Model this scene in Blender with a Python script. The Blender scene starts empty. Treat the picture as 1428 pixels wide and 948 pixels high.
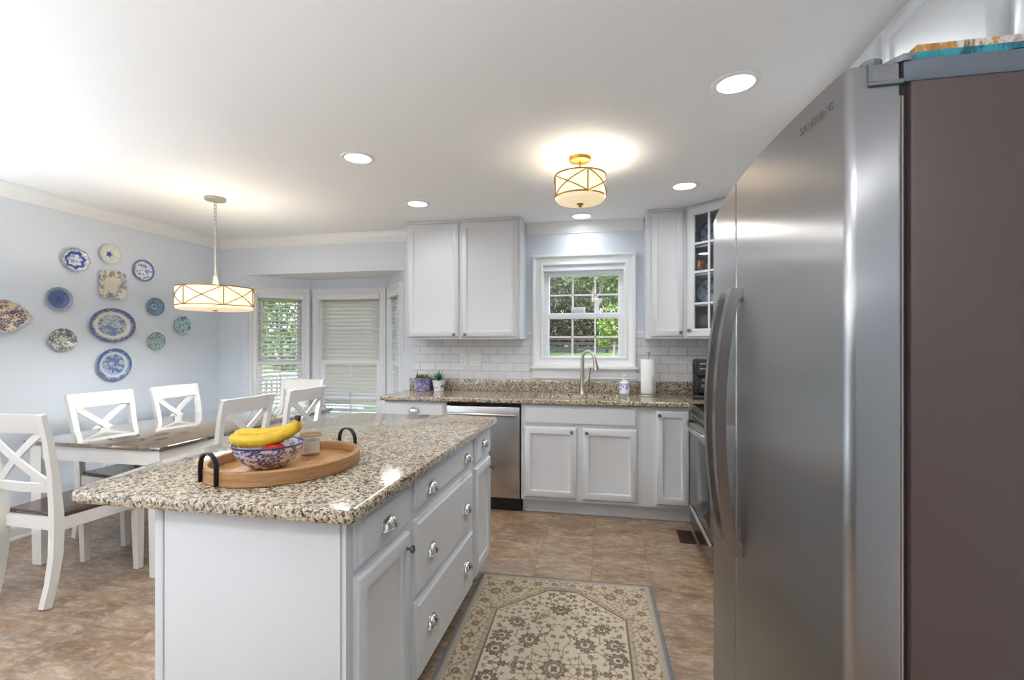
import bpy, bmesh, math, random
import numpy as np
from mathutils import Vector, Matrix
PI = math.pi
sc = bpy.context.scene
COL = sc.collection
rng = random.Random(7)

# ------------------------------------------------------------------ camera, world, light, exposure
F_PX, YAW, CAM_H = 673.4, math.radians(11.42), 1.35
cd = bpy.data.cameras.new('camera'); cam = bpy.data.objects.new('camera', cd); COL.objects.link(cam)
cam.location = (0, 0, CAM_H); cam.rotation_euler = (PI/2, 0, YAW)
cd.sensor_fit = 'HORIZONTAL'; cd.sensor_width = 36.0; cd.lens = F_PX/1428*36
cd.shift_y = 5.3/1428; cd.clip_start = 0.05; cd.clip_end = 300
sc.camera = cam
sc.view_settings.view_transform = 'Standard'; sc.view_settings.look = 'None'
sc.view_settings.gamma = 1.0; sc.view_settings.use_curve_mapping = False
sc.view_settings.exposure = 0.30
sc.cycles.max_bounces = 10; sc.cycles.diffuse_bounces = 5; sc.cycles.glossy_bounces = 5
sc.cycles.transparent_max_bounces = 12; sc.cycles.transmission_bounces = 6
sc.cycles.sample_clamp_indirect = 6.0; sc.cycles.caustics_reflective = False; sc.cycles.caustics_refractive = False
try: sc.cycles.use_denoising = True
except Exception: pass

W = bpy.data.worlds.new('world'); sc.world = W; W.use_nodes = True
wn = W.node_tree.nodes; wl = W.node_tree.links
sky = wn.new('ShaderNodeTexSky'); sky.sky_type = 'NISHITA'; sky.sun_disc = False
sky.sun_elevation = math.radians(50); sky.sun_rotation = math.radians(200); sky.air_density = 1.0; sky.dust_density = 3.0
bg = wn['Background']; wl.new(sky.outputs[0], bg.inputs[0]); bg.inputs[1].default_value = 1.5
sun = bpy.data.lights.new('sun', 'SUN'); sun.energy = 7; sun.angle = math.radians(1.0); sun.color = (1, .95, .86)
so = bpy.data.objects.new('sun', sun); COL.objects.link(so)
so.rotation_euler = (math.radians(44), 0, math.radians(-58))
CAN_W, FILL_CAN_W = 4.6, 8.0      # watts of each recessed light in view / of the added unseen fill ones
FLUSH_W, PENDANT_W, FILL_UP_W = 6.0, 9.0, 74.0

def portal(loc, rz, w, h):
    l = bpy.data.lights.new('window_daylight', 'AREA'); l.shape = 'RECTANGLE'; l.size = w; l.size_y = h; l.cycles.is_portal = True
    o = bpy.data.objects.new('window_daylight', l); COL.objects.link(o); o.location = loc; o.rotation_euler = (-PI/2, 0, rz)
portal((-.233,4.50,1.60), 0, .76, .86); portal((-2.80,4.98,1.18), 0, .76, 1.42); portal((-3.56,4.70,1.18), PI/4, .50, 1.42); portal((-2.08,4.70,1.18), -PI/4, .45, 1.42)

# ------------------------------------------------------------------ materials
def lin(r, g, b):
    f = lambda c: (c/255/12.92) if c/255 <= .04045 else ((c/255+.055)/1.055)**2.4
    return (f(r), f(g), f(b), 1)
def mat(name, rgb=(200,200,200), rough=.5, metal=0, spec=.5, coat=0, emit=None, es=0):
    m = bpy.data.materials.new(name); m.use_nodes = True
    p = m.node_tree.nodes['Principled BSDF']
    p.inputs['Base Color'].default_value = lin(*rgb); p.inputs['Roughness'].default_value = rough
    p.inputs['Metallic'].default_value = metal; p.inputs['Specular IOR Level'].default_value = spec
    p.inputs['Coat Weight'].default_value = coat; p.inputs['Coat Roughness'].default_value = .05
    if emit: p.inputs['Emission Color'].default_value = lin(*emit); p.inputs['Emission Strength'].default_value = es
    return m
class NT:
    def __init__(s, m): s.t = m.node_tree; s.n = s.t.nodes; s.l = s.t.links; s.p = s.n['Principled BSDF']
    def add(s, typ, **kw):
        n = s.n.new(typ)
        for k, v in kw.items():
            if k in ('ins',):
                for a, b in v.items(): n.inputs[a].default_value = b
            else: setattr(n, k, v)
        return n
    def link(s, a, b): s.l.new(a, b)
    def coord(s, scale=(1,1,1), loc=(0,0,0), rot=(0,0,0), out='Object'):
        c = s.add('ShaderNodeTexCoord'); m = s.add('ShaderNodeMapping')
        m.inputs['Scale'].default_value = scale; m.inputs['Location'].default_value = loc; m.inputs['Rotation'].default_value = rot
        s.link(c.outputs[out], m.inputs[0]); return m.outputs[0]
    def noise(s, vec, scale, detail=4, rough=.6, dist=0):
        n = s.add('ShaderNodeTexNoise'); n.inputs['Scale'].default_value = scale; n.inputs['Detail'].default_value = detail
        n.inputs['Roughness'].default_value = rough; n.inputs['Distortion'].default_value = dist
        s.link(vec, n.inputs['Vector']); return n
    def ramp(s, fac, stops, interp='LINEAR'):
        r = s.add('ShaderNodeValToRGB'); e = r.color_ramp.elements; r.color_ramp.interpolation = interp
        while len(e) < len(stops): e.new(.5)
        for i, (p, c) in enumerate(stops): e[i].position = p; e[i].color = lin(*c)
        s.link(fac, r.inputs[0]); return r.outputs[0]
    def mix(s, fac, a, b, mode='MIX'):
        m = s.add('ShaderNodeMix', data_type='RGBA', blend_type=mode)
        for sock, v in ((m.inputs[0], fac), (m.inputs[6], a), (m.inputs[7], b)):
            if hasattr(v, 'is_linked'): s.link(v, sock)
            else: sock.default_value = v
        return m.outputs[2]
    def bump(s, h, strength=.2, dist=.002):
        b = s.add('ShaderNodeBump'); b.inputs['Strength'].default_value = strength; b.inputs['Distance'].default_value = dist
        s.link(h, b.inputs['Height']); s.link(b.outputs[0], s.p.inputs['Normal']); return b
M = {}
def paint(name, rgb, rough=.5, bumps=.03, scale=180, **kw):
    m = mat(name, rgb, rough, **kw); t = NT(m); n = t.noise(t.coord(), scale, 3); t.bump(n.outputs[0], bumps, .001); return m
M['wall'] = paint('wall paint pale blue', (220,227,236), .55)
M['backwall'] = paint('wall paint greige', (120,114,108), .6)  # for the unseen front wall, made dark to dim steel reflections and bounce
M['ceiling'] = paint('ceiling paint', (243,243,244), .8)
M['trim'] = paint('trim paint white', (238,239,240), .35, .01)
M['cab'] = paint('cabinet paint white', (216,218,221), .32, .015, 90)
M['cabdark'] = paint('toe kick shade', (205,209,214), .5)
M['chair'] = paint('chair paint white', (232,230,226), .35, .02, 120)
M['black'] = mat('black plastic', (18,18,19), .35)
M['blackgloss'] = mat('black gloss', (10,10,11), .06)
M['rubber'] = mat('dark rubber', (40,38,37), .7)
M['iron'] = paint('black iron', (38,37,38), .45, .1, 300, metal=.6)
M['nickel'] = mat('polished nickel', (205,203,200), .16, 1)
M['satin'] = mat('satin nickel', (186,180,170), .28, 1)
M['knob'] = mat('pewter', (120,118,116), .3, 1)
M['brass'] = mat('aged brass', (176,138,74), .32, 1)
M['silver'] = paint('silvered metal', (190,187,172), .4, .1, 200, metal=.8)
M['paper'] = paint('paper towel', (244,244,243), .9, .25, 150)
M['whitegloss'] = mat('white glazed ceramic', (240,241,243), .12, coat=.3)
M['plastic'] = mat('white plastic', (233,233,231), .35)
M['copper'] = mat('copper', (214,128,84), .22, 1)
M['wax'] = mat('candle wax', (246,236,226), .5)
M['grey'] = paint('grey metal trim', (92,98,106), .45, .05, 300, metal=.2)
M['hinge'] = paint('hinge cover grey', (104,108,113), .4, .05, 300, metal=.2)
M['gasket'] = mat('door gasket dark', (42,36,36), .6)
M['gasketlight'] = mat('gasket strip', (150,138,134), .5)
M['text'] = mat('badge lettering', (100,95,94), .5, .2)
M['palemark'] = mat('pale print', (190,190,190), .5)
M['darkprint'] = mat('grey print', (150,152,156), .6)
M['vent'] = mat('vent brown metal', (66,46,34), .5, .3)
M['bark'] = paint('bark', (128,112,92), .9, .8, 14)
M['fence'] = paint('weathered fence wood', (40,35,30), .9, .4, 30)
M['deckwhite'] = paint('deck paint white', (205,205,200), .6)
M['deckfloor'] = paint('deck boards', (128,118,104), .8, .3, 20)
M['slat'] = mat('blind slat', (222,220,210), .45); M['slat'].node_tree.nodes['Principled BSDF'].inputs['Subsurface Weight'].default_value = 0
M['cord'] = mat('blind cord', (228,226,218), .8)
M['burner'] = mat('burner ring print', (88,88,90), .2)
M['wire'] = mat('dark wire', (60,52,44), .4, .8)
M['pot'] = paint('potting soil', (60,46,36), .95, .6, 120)

def glass(name, tint=(1,1,1), gl=.05):
    m = bpy.data.materials.new(name); m.use_nodes = True; n = m.node_tree.nodes; l = m.node_tree.links
    n.remove(n['Principled BSDF']); o = n['Material Output']
    t = n.new('ShaderNodeBsdfTransparent'); t.inputs[0].default_value = (*tint, 1)
    g = n.new('ShaderNodeBsdfGlossy'); g.inputs['Roughness'].default_value = .02
    lw = n.new('ShaderNodeLayerWeight'); lw.inputs[0].default_value = .5
    pw = n.new('ShaderNodeMath'); pw.operation = 'POWER'; l.new(lw.outputs['Facing'], pw.inputs[0]); pw.inputs[1].default_value = 5
    fr = n.new('ShaderNodeMath'); fr.operation = 'MULTIPLY_ADD'; l.new(pw.outputs[0], fr.inputs[0]); fr.inputs[1].default_value = .9; fr.inputs[2].default_value = gl
    mx = n.new('ShaderNodeMixShader'); l.new(fr.outputs[0], mx.inputs[0]); l.new(t.outputs[0], mx.inputs[1]); l.new(g.outputs[0], mx.inputs[2])
    l.new(mx.outputs[0], o.inputs[0]); return m
M['pane'] = glass('window pane', (.97,.98,.98))
M['clearglass'] = glass('clear glass', (.95,.96,.955))
M['darkglass'] = glass('cabinet pane', (.86,.89,.93))

def emis(name, rgb, s):
    m = mat(name, rgb, .5, emit=rgb, es=s); return m
M['canlens'] = emis('recessed light lens', (255,253,248), 3.5)
def shade(name, rgb, s):
    m = mat(name, (250,240,220), .7, emit=rgb, es=s); t = NT(m)
    n = t.noise(t.coord((1,1,.15)), 220, 2)
    c = t.ramp(n.outputs[0], [(.35, tuple(int(v*.93) for v in rgb)), (.65, rgb)])
    t.link(c, t.p.inputs['Emission Color']); return m
M['shade'] = shade('linen lamp shade lit', (255,230,184), .74)
M['diffuser'] = shade('frosted diffuser lit', (255,224,172), .48)

def granite():
    m = mat('granite speckled beige', rough=.12, coat=.25); t = NT(m)
    co = t.coord(); nz = t.noise(co, 55, 3, .6)
    dv = t.add('ShaderNodeVectorMath', operation='MULTIPLY_ADD'); t.link(nz.outputs[1], dv.inputs[0]); dv.inputs[1].default_value = (.012,)*3; t.link(co, dv.inputs[2])
    v = t.add('ShaderNodeTexVoronoi'); v.inputs['Scale'].default_value = 165; t.link(dv.outputs[0], v.inputs['Vector'])
    sep = t.add('ShaderNodeSeparateColor'); t.link(v.outputs['Color'], sep.inputs[0])
    cl = t.noise(co, 16, 4, .65)
    ad = t.add('ShaderNodeMath', operation='MULTIPLY_ADD'); t.link(cl.outputs[0], ad.inputs[0]); ad.inputs[1].default_value = .9; t.link(sep.outputs[0], ad.inputs[2])
    sb = t.add('ShaderNodeMath', operation='SUBTRACT'); t.link(ad.outputs[0], sb.inputs[0]); sb.inputs[1].default_value = .45
    c = t.ramp(sb.outputs[0], [(0,(56,48,43)), (.08,(98,84,71)), (.17,(146,126,103)), (.28,(178,159,135)), (.46,(198,183,160)), (.64,(209,199,182)), (.84,(184,173,156)), (.94,(150,140,128))], 'CONSTANT')
    v2 = t.add('ShaderNodeTexVoronoi'); v2.inputs['Scale'].default_value = 70; t.link(dv.outputs[0], v2.inputs['Vector'])
    s2 = t.add('ShaderNodeSeparateColor'); t.link(v2.outputs['Color'], s2.inputs[0])
    f = t.ramp(s2.outputs[1], [(0,(0,0,0)), (.84,(0,0,0)), (.86,(170,170,170))], 'LINEAR')
    c = t.mix(f, c, lin(112,92,78))
    v3 = t.add('ShaderNodeTexVoronoi'); v3.inputs['Scale'].default_value = 110; t.link(dv.outputs[0], v3.inputs['Vector'])
    s3 = t.add('ShaderNodeSeparateColor'); t.link(v3.outputs['Color'], s3.inputs[0])
    f3 = t.ramp(s3.outputs[2], [(0,(0,0,0)), (.88,(0,0,0)), (.89,(225,225,225))])
    c = t.mix(f3, c, lin(44,36,34))
    t.link(c, t.p.inputs['Base Color']); return m
M['granite'] = granite()

def floor_mat():
    m = mat('floor tile tan', rough=.33); t = NT(m)
    c0 = t.add('ShaderNodeTexCoord'); sp = t.add('ShaderNodeSeparateXYZ'); t.link(c0.outputs['Object'], sp.inputs[0])
    ax = t.add('ShaderNodeMath', operation='ADD'); t.link(sp.outputs[0], ax.inputs[0]); ax.inputs[1].default_value = .105 + .335*20
    ay = t.add('ShaderNodeMath', operation='ADD'); t.link(sp.outputs[1], ay.inputs[0]); ay.inputs[1].default_value = -3.21 + .67*20
    cb = t.add('ShaderNodeCombineXYZ'); t.link(ay.outputs[0], cb.inputs[0]); t.link(ax.outputs[0], cb.inputs[1])
    b = t.add('ShaderNodeTexBrick'); t.link(cb.outputs[0], b.inputs['Vector'])
    for k, v in (('Scale', 1), ('Mortar Size', .0016), ('Mortar Smooth', .1), ('Bias', 0), ('Brick Width', .67), ('Row Height', .335)): b.inputs[k].default_value = v
    b.inputs['Color1'].default_value = (0,0,0,1); b.inputs['Color2'].default_value = (1,1,1,1); b.offset = .5; b.offset_frequency = 2
    # each tile gets its own piece of the slate print
    sh = t.add('ShaderNodeVectorMath', operation='MULTIPLY_ADD'); t.link(b.outputs['Color'], sh.inputs[0]); sh.inputs[1].default_value = (7,5,3); t.link(c0.outputs['Object'], sh.inputs[2])
    mp = t.add('ShaderNodeMapping'); mp.inputs['Scale'].default_value = (.9,2.1,1); t.link(sh.outputs[0], mp.inputs[0])
    n1 = t.noise(mp.outputs[0], 3.4, 10, .74, .15); n2 = t.noise(mp.outputs[0], 13, 10, .80, .1); n3 = t.noise(mp.outputs[0], 2.0, 4, .6, .3)
    a = t.ramp(n1.outputs[0], [(.38,(78,57,42)), (.46,(122,95,72)), (.53,(160,130,101)), (.61,(186,162,138))])
    d = t.ramp(n2.outputs[0], [(.39,(60,45,35)), (.465,(114,90,70)), (.53,(154,129,104)), (.60,(200,181,158))])
    c = t.mix(.58, a, d)
    g = t.ramp(n3.outputs[0], [(.35,(152,116,84)), (.65,(182,170,160))])
    c = t.mix(.28, c, g)
    c = t.mix(b.outputs['Fac'], c, lin(112,86,64))
    t.link(c, t.p.inputs['Base Color'])
    bb = t.add('ShaderNodeMath', operation='SUBTRACT'); t.link(n2.outputs[0], bb.inputs[0]); t.link(b.outputs['Fac'], bb.inputs[1])
    t.bump(bb.outputs[0], .12, .003); return m
M['floor'] = floor_mat()

def tile_mat():
    m = mat('white subway tile', rough=.12); t = NT(m)
    c0 = t.add('ShaderNodeTexCoord'); sp = t.add('ShaderNodeSeparateXYZ'); t.link(c0.outputs['Object'], sp.inputs[0])
    ad = t.add('ShaderNodeMath', operation='ADD'); t.link(sp.outputs[0], ad.inputs[0]); t.link(sp.outputs[1], ad.inputs[1])
    az = t.add('ShaderNodeMath', operation='ADD'); t.link(sp.outputs[2], az.inputs[0]); az.inputs[1].default_value = -1.02+.0762*20
    cb = t.add('ShaderNodeCombineXYZ'); t.link(ad.outputs[0], cb.inputs[0]); t.link(az.outputs[0], cb.inputs[1])
    b = t.add('ShaderNodeTexBrick'); t.link(cb.outputs[0], b.inputs['Vector'])
    for k, v in (('Scale', 1), ('Mortar Size', .0022), ('Mortar Smooth', .3), ('Bias', 0), ('Brick Width', .1524), ('Row Height', .0762)): b.inputs[k].default_value = v
    b.inputs['Color1'].default_value = lin(226,227,229); b.inputs['Color2'].default_value = lin(234,235,237); b.inputs['Mortar'].default_value = lin(176,178,182)
    t.link(b.outputs['Color'], t.p.inputs['Base Color'])
    inv = t.add('ShaderNodeMath', operation='SUBTRACT'); inv.inputs[0].default_value = 1; t.link(b.outputs['Fac'], inv.inputs[1]); t.bump(inv.outputs[0], .7, .003)
    return m
M['tile'] = tile_mat()

def steel(name, rgb, rough, streak=(220,220,1.2), amt=.06, metal=1.0, aniso=0):
    m = mat(name, rgb, rough, metal); t = NT(m)
    n = t.noise(t.coord(streak), 1.0, 5, .6)
    r = t.add('ShaderNodeMapRange'); t.link(n.outputs[0], r.inputs[0]); r.inputs[1].default_value = .3; r.inputs[2].default_value = .7
    r.inputs[3].default_value = rough*(.95 if aniso else .75); r.inputs[4].default_value = rough*(1.05 if aniso else 1.35); 
    if not aniso: t.link(r.outputs[0], t.p.inputs['Roughness'])
    if not aniso: c = t.mix(n.outputs[0], lin(*[int(v*.97) for v in rgb]), lin(*[min(255, int(v*1.03)) for v in rgb])); t.link(c, t.p.inputs['Base Color'])
    if not aniso: t.bump(n.outputs[0], amt, .0012)
    if aniso:   # brushed up and down: reflections smear sideways
        g = t.add('ShaderNodeNewGeometry'); cr = t.add('ShaderNodeVectorMath', operation='CROSS_PRODUCT'); t.link(g.outputs['Normal'], cr.inputs[0]); cr.inputs[1].default_value = (0,0,1)
        t.link(cr.outputs[0], t.p.inputs['Tangent']); t.p.inputs['Anisotropic'].default_value = aniso
    return m
M['steel'] = steel('brushed stainless steel', (150,149,150), .28, amt=.02, aniso=.93)
M['steeldw'] = steel('brushed stainless steel, dishwasher', (190,186,183), .24, aniso=.7)
M['steelh'] = steel('brushed stainless steel crosswise', (190,186,182), .22, (1.2,1.2,260))
M['steelhandle'] = steel('stainless handle', (166,161,159), .26, aniso=.5)
M['ovensteel'] = steel('oven stainless', (150,146,145), .20, (1.2,1.2,260))
m = paint('fridge side textured taupe', (77,64,61), .42, .35, 420, metal=.2); M['fridgeside'] = m

def wood(name, cols, stretch, scale=3, rough=.35, coat=0, plank=None, bumpv=.05):
    m = mat(name, rough=rough, coat=coat); t = NT(m)
    v = t.coord(stretch); n = t.noise(v, scale, 7, .62, .8); n2 = t.noise(v, scale*7, 4, .6)
    c = t.ramp(n.outputs[0], [(.25 + .5*i/(len(cols)-1), k) for i, k in enumerate(cols)])
    c2 = t.ramp(n2.outputs[0], [(.3,(200,200,200)), (.7,(255,255,255))]); c = t.mix(1.0, c, c2, 'MULTIPLY')
    if plank:
        w = t.add('ShaderNodeTexWave', wave_type='BANDS', bands_direction=plank[0], wave_profile='SAW'); w.inputs['Scale'].default_value = plank[1]
        t.link(t.coord(), w.inputs['Vector']); g = t.ramp(w.outputs[0], [(0,(90,90,90)), (.03,(255,255,255)), (.97,(235,235,235)), (1,(90,90,90))]); c = t.mix(1.0, c, g, 'MULTIPLY')
    t.link(c, t.p.inputs['Base Color']); t.bump(n2.outputs[0], bumpv, .001); return m
M['tray'] = wood('tray wood', [(176,116,66),(214,158,100),(230,180,122)], (14,2.2,6), 2.2, .42)
M['trayside'] = wood('tray rim wood', [(140,92,56),(186,136,88),(206,160,112)], (1.5,1.5,30), 4, .5)
M['tabletop'] = wood('dark walnut table top', [(82,64,44),(116,94,66),(140,116,84)], (26,1.4,10), 1.2, .06, 1.0, ('X', 1.9), .02)
M['seatwood'] = wood('dark walnut seat', [(60,38,26),(92,60,42),(116,80,58)], (24,1.6,10), 1.4, .22, .2, ('X', 2.6))
M['tabletop'].node_tree.nodes['Principled BSDF'].inputs['IOR'].default_value = 1.9
M['basket'] = wood('woven cane', [(140,104,60),(190,150,96)], (60,60,14), 3, .7)

def board_mat():
    m = mat('weathered teal board', rough=.7); t = NT(m)
    v = t.coord((5,16,26)); n = t.noise(v, 2.2, 6, .7, .6)
    c = t.ramp(n.outputs[0], [(.36,(52,152,164)), (.46,(64,142,150)), (.50,(205,196,186)), (.56,(168,112,58)), (.68,(120,76,40))]); t.link(c, t.p.inputs['Base Color']); t.bump(n.outputs[0], .4, .004); return m
M['board'] = board_mat()
def board_edge():
    m = mat('worn teal board edge', rough=.7); t = NT(m)
    n = t.noise(t.coord((9,9,4)), 3.0, 6, .7, .6); c0 = t.add('ShaderNodeTexCoord'); sp = t.add('ShaderNodeSeparateXYZ'); t.link(c0.outputs['Object'], sp.inputs[0])
    a = t.ramp(n.outputs[0], [(.40,(158,104,52)), (.52,(182,130,74)), (.56,(214,206,198)), (.66,(120,82,50))])
    b = t.ramp(n.outputs[0], [(.40,(38,124,138)), (.52,(54,146,156)), (.62,(24,84,100))])
    st = t.add('ShaderNodeMath', operation='GREATER_THAN'); t.link(sp.outputs[2], st.inputs[0]); st.inputs[1].default_value = .016
    t.link(t.mix(st.outputs[0], b, a), t.p.inputs['Base Color']); return m
M['boardedge'] = board_edge()

def vcol(name, rough=.2, coat=0, bumps=0):
    m = mat(name, rough=rough, coat=coat); t = NT(m); a = t.add('ShaderNodeVertexColor', layer_name='Col'); t.link(a.outputs[0], t.p.inputs['Base Color'])
    if bumps: t.bump(t.noise(t.coord(), 420, 2).outputs[0], bumps, .003)
    return m
M['glaze'] = vcol('painted glazed pottery', .14, .3)
M['rug'] = vcol('woven rug', .95, 0, .5)
def leaf_mat(name, rough=.5):
    m = bpy.data.materials.new(name); m.use_nodes = True; t = m.node_tree; n = t.nodes; l = t.links; p = n['Principled BSDF']
    a = n.new('ShaderNodeVertexColor'); a.layer_name = 'Col'; l.new(a.outputs[0], p.inputs['Base Color']); p.inputs['Roughness'].default_value = rough
    tr = n.new('ShaderNodeBsdfTranslucent'); l.new(a.outputs[0], tr.inputs[0]); mx = n.new('ShaderNodeMixShader'); mx.inputs[0].default_value = .35
    l.new(p.outputs[0], mx.inputs[1]); l.new(tr.outputs[0], mx.inputs[2]); l.new(mx.outputs[0], n['Material Output'].inputs[0]); return m
M['leaf'] = leaf_mat('leaves')
def slat_mat():
    m = M['slat']; t = NT(m); tr = t.add('ShaderNodeBsdfTranslucent'); tr.inputs[0].default_value = lin(236,232,212); mx = t.add('ShaderNodeMixShader'); mx.inputs[0].default_value = .18
    t.link(t.p.outputs[0], mx.inputs[1]); t.link(tr.outputs[0], mx.inputs[2]); t.link(mx.outputs[0], t.n['Material Output'].inputs[0])
slat_mat()
def grass_mat():
    m = mat('lawn grass', rough=.9); t = NT(m); n = t.noise(t.coord(), 3, 8, .7); t.link(t.ramp(n.outputs[0], [(.3,(48,66,30)), (.55,(80,100,50)), (.75,(108,122,72))]), t.p.inputs['Base Color']); return m
M['grass'] = grass_mat()
def banana_mat():
    m = mat('banana skin', rough=.4); t = NT(m); n = t.noise(t.coord(), 40, 4, .6); c = t.ramp(n.outputs[0], [(.3,(206,162,26)), (.6,(228,188,44)), (.8,(216,174,38))])
    n2 = t.noise(t.coord(), 130, 2); f = t.ramp(n2.outputs[0], [(.0,(0,0,0)), (.70,(0,0,0)), (.74,(160,160,160))]); t.link(t.mix(f, c, lin(150,104,40)), t.p.inputs['Base Color']); return m
M['banana'] = banana_mat()
M['bananatip'] = mat('banana tip', (58,42,22), .7)
M['apple'] = mat('apple red', (176,40,36), .25)

# ------------------------------------------------------------------ mesh helpers
Z = Vector((0,0,1))
class Fr:
    """a working plane: s along it, z up, c out of it"""
    def __init__(f, o, a, n): f.o = Vector(o); f.a = Vector(a).normalized(); f.n = Vector(n).normalized()
    def P(f, s, z, c): return f.o + f.a*s + Z*z + f.n*c
    def M(f, s, z, c):
        p = f.P(s, z, c); return Matrix(((f.a.x, 0, f.n.x, p.x), (f.a.y, 0, f.n.y, p.y), (0, 1, 0, p.z), (0,0,0,1)))
WORLD = Fr((0,0,0), (1,0,0), (0,1,0))
class B:
    def __init__(b): b.bm = bmesh.new()
    def face(b, pts):
        try: return b.bm.faces.new([b.bm.verts.new(p) for p in pts])
        except ValueError: return None
    def loft(b, loops, cap0=True, cap1=True, closed=True):
        vs = [[b.bm.verts.new(p) for p in lp] for lp in loops]; n = len(vs[0]); k = n if closed else n-1
        for u, v in zip(vs[:-1], vs[1:]):
            for i in range(k): b.bm.faces.new((u[i], u[(i+1) % n], v[(i+1) % n], v[i]))
        if cap0 and n > 2: b.bm.faces.new(vs[0][::-1])
        if cap1 and n > 2: b.bm.faces.new(vs[-1])
        return vs
    def box(b, f, s0, s1, z0, z1, c0, c1, bev=0):
        q = lambda z: [f.P(s0,z,c0), f.P(s1,z,c0), f.P(s1,z,c1), f.P(s0,z,c1)]
        vs = b.loft([q(z0), q(z1)])
        if bev:
            fl = [v for l in vs for v in l]; es = {e for v in fl for e in v.link_edges}
            bmesh.ops.bevel(b.bm, geom=list(es), offset=bev, segments=2, affect='EDGES', profile=.5)
        return b
    def wb(b, x0, x1, y0, y1, z0, z1, bev=0): return b.box(WORLD, x0, x1, z0, z1, y0, y1, bev)
    def panel(b, f, s0, s1, z0, z1, prof):
        b.loft([[f.P(s0+i,z0+i,c), f.P(s1-i,z0+i,c), f.P(s1-i,z1-i,c), f.P(s0+i,z1-i,c)] for i, c in prof]); return b
    def lathe(b, m, prof, seg=32, cap0=True, cap1=True):
        b.loft([[m @ Vector((r*math.cos(2*PI*k/seg), r*math.sin(2*PI*k/seg), z)) for k in range(seg)] for r, z in prof], cap0, cap1); return b
    def lz(b, x, y, z, prof, seg=32, cap0=True, cap1=True): return b.lathe(Matrix.Translation((x,y,z)), prof, seg, cap0, cap1)
    def tube(b, pts, r, seg=10, closed=False):
        pts = [Vector(p) for p in pts]; n = len(pts); rs = r if isinstance(r, (list, tuple)) else [r]*n
        up = None; loops = []
        for i, p in enumerate(pts):
            d = (pts[(i+1) % n] - pts[i-1]) if closed else (pts[min(i+1,n-1)] - pts[max(i-1,0)])
            d.normalize()
            if up is None: up = d.orthogonal().normalized()
            up = (up - d*up.dot(d)).normalized(); w = d.cross(up)
            loops.append([p + (up*math.cos(2*PI*k/seg) + w*math.sin(2*PI*k/seg))*rs[i] for k in range(seg)])
        if closed: loops.append(loops[0])
        b.loft(loops, not closed, not closed)
        if closed: bmesh.ops.remove_doubles(b.bm, verts=b.bm.verts, dist=1e-6)
        return b
    def sweep(b, pts, w, h, side):
        """rectangular bar through pts; side = direction of its width"""
        pts = [Vector(p) for p in pts]; n = len(pts); side = Vector(side).normalized()
        ws = w if isinstance(w, (list, tuple)) else [w]*n; hs = h if isinstance(h, (list, tuple)) else [h]*n; loops = []
        for i, p in enumerate(pts):
            d = (pts[min(i+1,n-1)] - pts[max(i-1,0)]).normalized(); s = (side - d*side.dot(d)).normalized(); t = d.cross(s)
            a, c = s*ws[i]/2, t*hs[i]/2; loops.append([p-a-c, p+a-c, p+a+c, p-a+c])
        b.loft(loops); return b
    def extrude(b, f, prof, s0, s1):
        b.loft([[f.P(s,z,c) for c, z in prof] for s in (s0, s1)]); return b
    def poly_z(b, pts, z0, z1, rnd=0):
        """vertical prism over a plan outline, with a rounded upper and lower edge"""
        pts = [Vector((*p, 0)) for p in pts]; n = len(pts)
        def ins(d):
            if d == 0: return pts
            out = []
            for i in range(n):
                e1 = (pts[i]-pts[i-1]).normalized(); e2 = (pts[(i+1) % n]-pts[i]).normalized()
                n1 = Vector((-e1.y, e1.x, 0)); n2 = Vector((-e2.y, e2.x, 0)); k = n1+n2; k = k/max(.3, k.dot(n1)) if k.length > 1e-6 else n1
                out.append(pts[i] + k*d)
            return out
        lv = [(0,z0),(0,z1)] if not rnd else [(rnd*(1-math.sin(a)), z0+rnd*(1-math.cos(a))) for a in (0, PI/4, PI/2)] + [(rnd*(1-math.sin(a)), z1-rnd*(1-math.cos(a))) for a in (PI/2, PI/4, 0)]
        b.loft([[p + Z*z for p in ins(d)] for d, z in lv]); return b
    def cup(b, f, s, z, c, w=.088, h=.034, d=.026):
        m = f.M(s, z, c); na, nb = 18, 7; loops = []
        for j in range(nb+1):
            bt = PI/2*j/nb
            loops.append([m @ Vector((w/2*math.cos(PI*i/na)*(1-.12*math.sin(bt)), h*(math.sin(bt))*(math.sin(PI*i/na)**.7), .002 + d*math.cos(bt)*math.sin(PI*i/na)**.8)) for i in range(na+1)])
        b.loft(loops, False, False, closed=False)
        inner = [[m @ Vector((w/2*.9*math.cos(PI*i/na), 0, .002 + d*.88*math.sin(PI*i/na)**.8)) for i in range(na+1)], [m @ Vector((w/2*.9*math.cos(PI*i/na), h*.8*math.sin(PI*i/na)**.7, .002)) for i in range(na+1)]]
        b.loft([loops[0], inner[0], inner[1]], False, False, closed=False)
        b.tube([m @ Vector((w/2*1.02*math.cos(PI*i/na), -.001, .002 + d*1.05*math.sin(PI*i/na)**.8)) for i in range(na+1)], .0022, 6)
        b.tube([m @ Vector((w/2*1.03*math.cos(PI*i/na), h*1.03*math.sin(PI*i/na)**.7, .0015)) for i in range(na+1)], .002, 6); return b
    def knob(b, f, s, z, c, r=.014): b.lathe(f.M(s,z,c), [(.008,0),(.0085,.002),(.005,.005),(.005,.014),(r*.8,.017),(r,.021),(r*.92,.026),(r*.5,.029)], 20); return b
def base_matrix(o):
    m = Matrix.Translation(o.location) @ o.rotation_euler.to_matrix().to_4x4()
    return base_matrix(o.parent) @ m if o.parent else m
def props(o, label=None, cat=None, group=None, kind=None):
    for k, v in (('label', label), ('category', cat), ('group', group), ('kind', kind)):
        if v: o[k] = v
    return o
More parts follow.
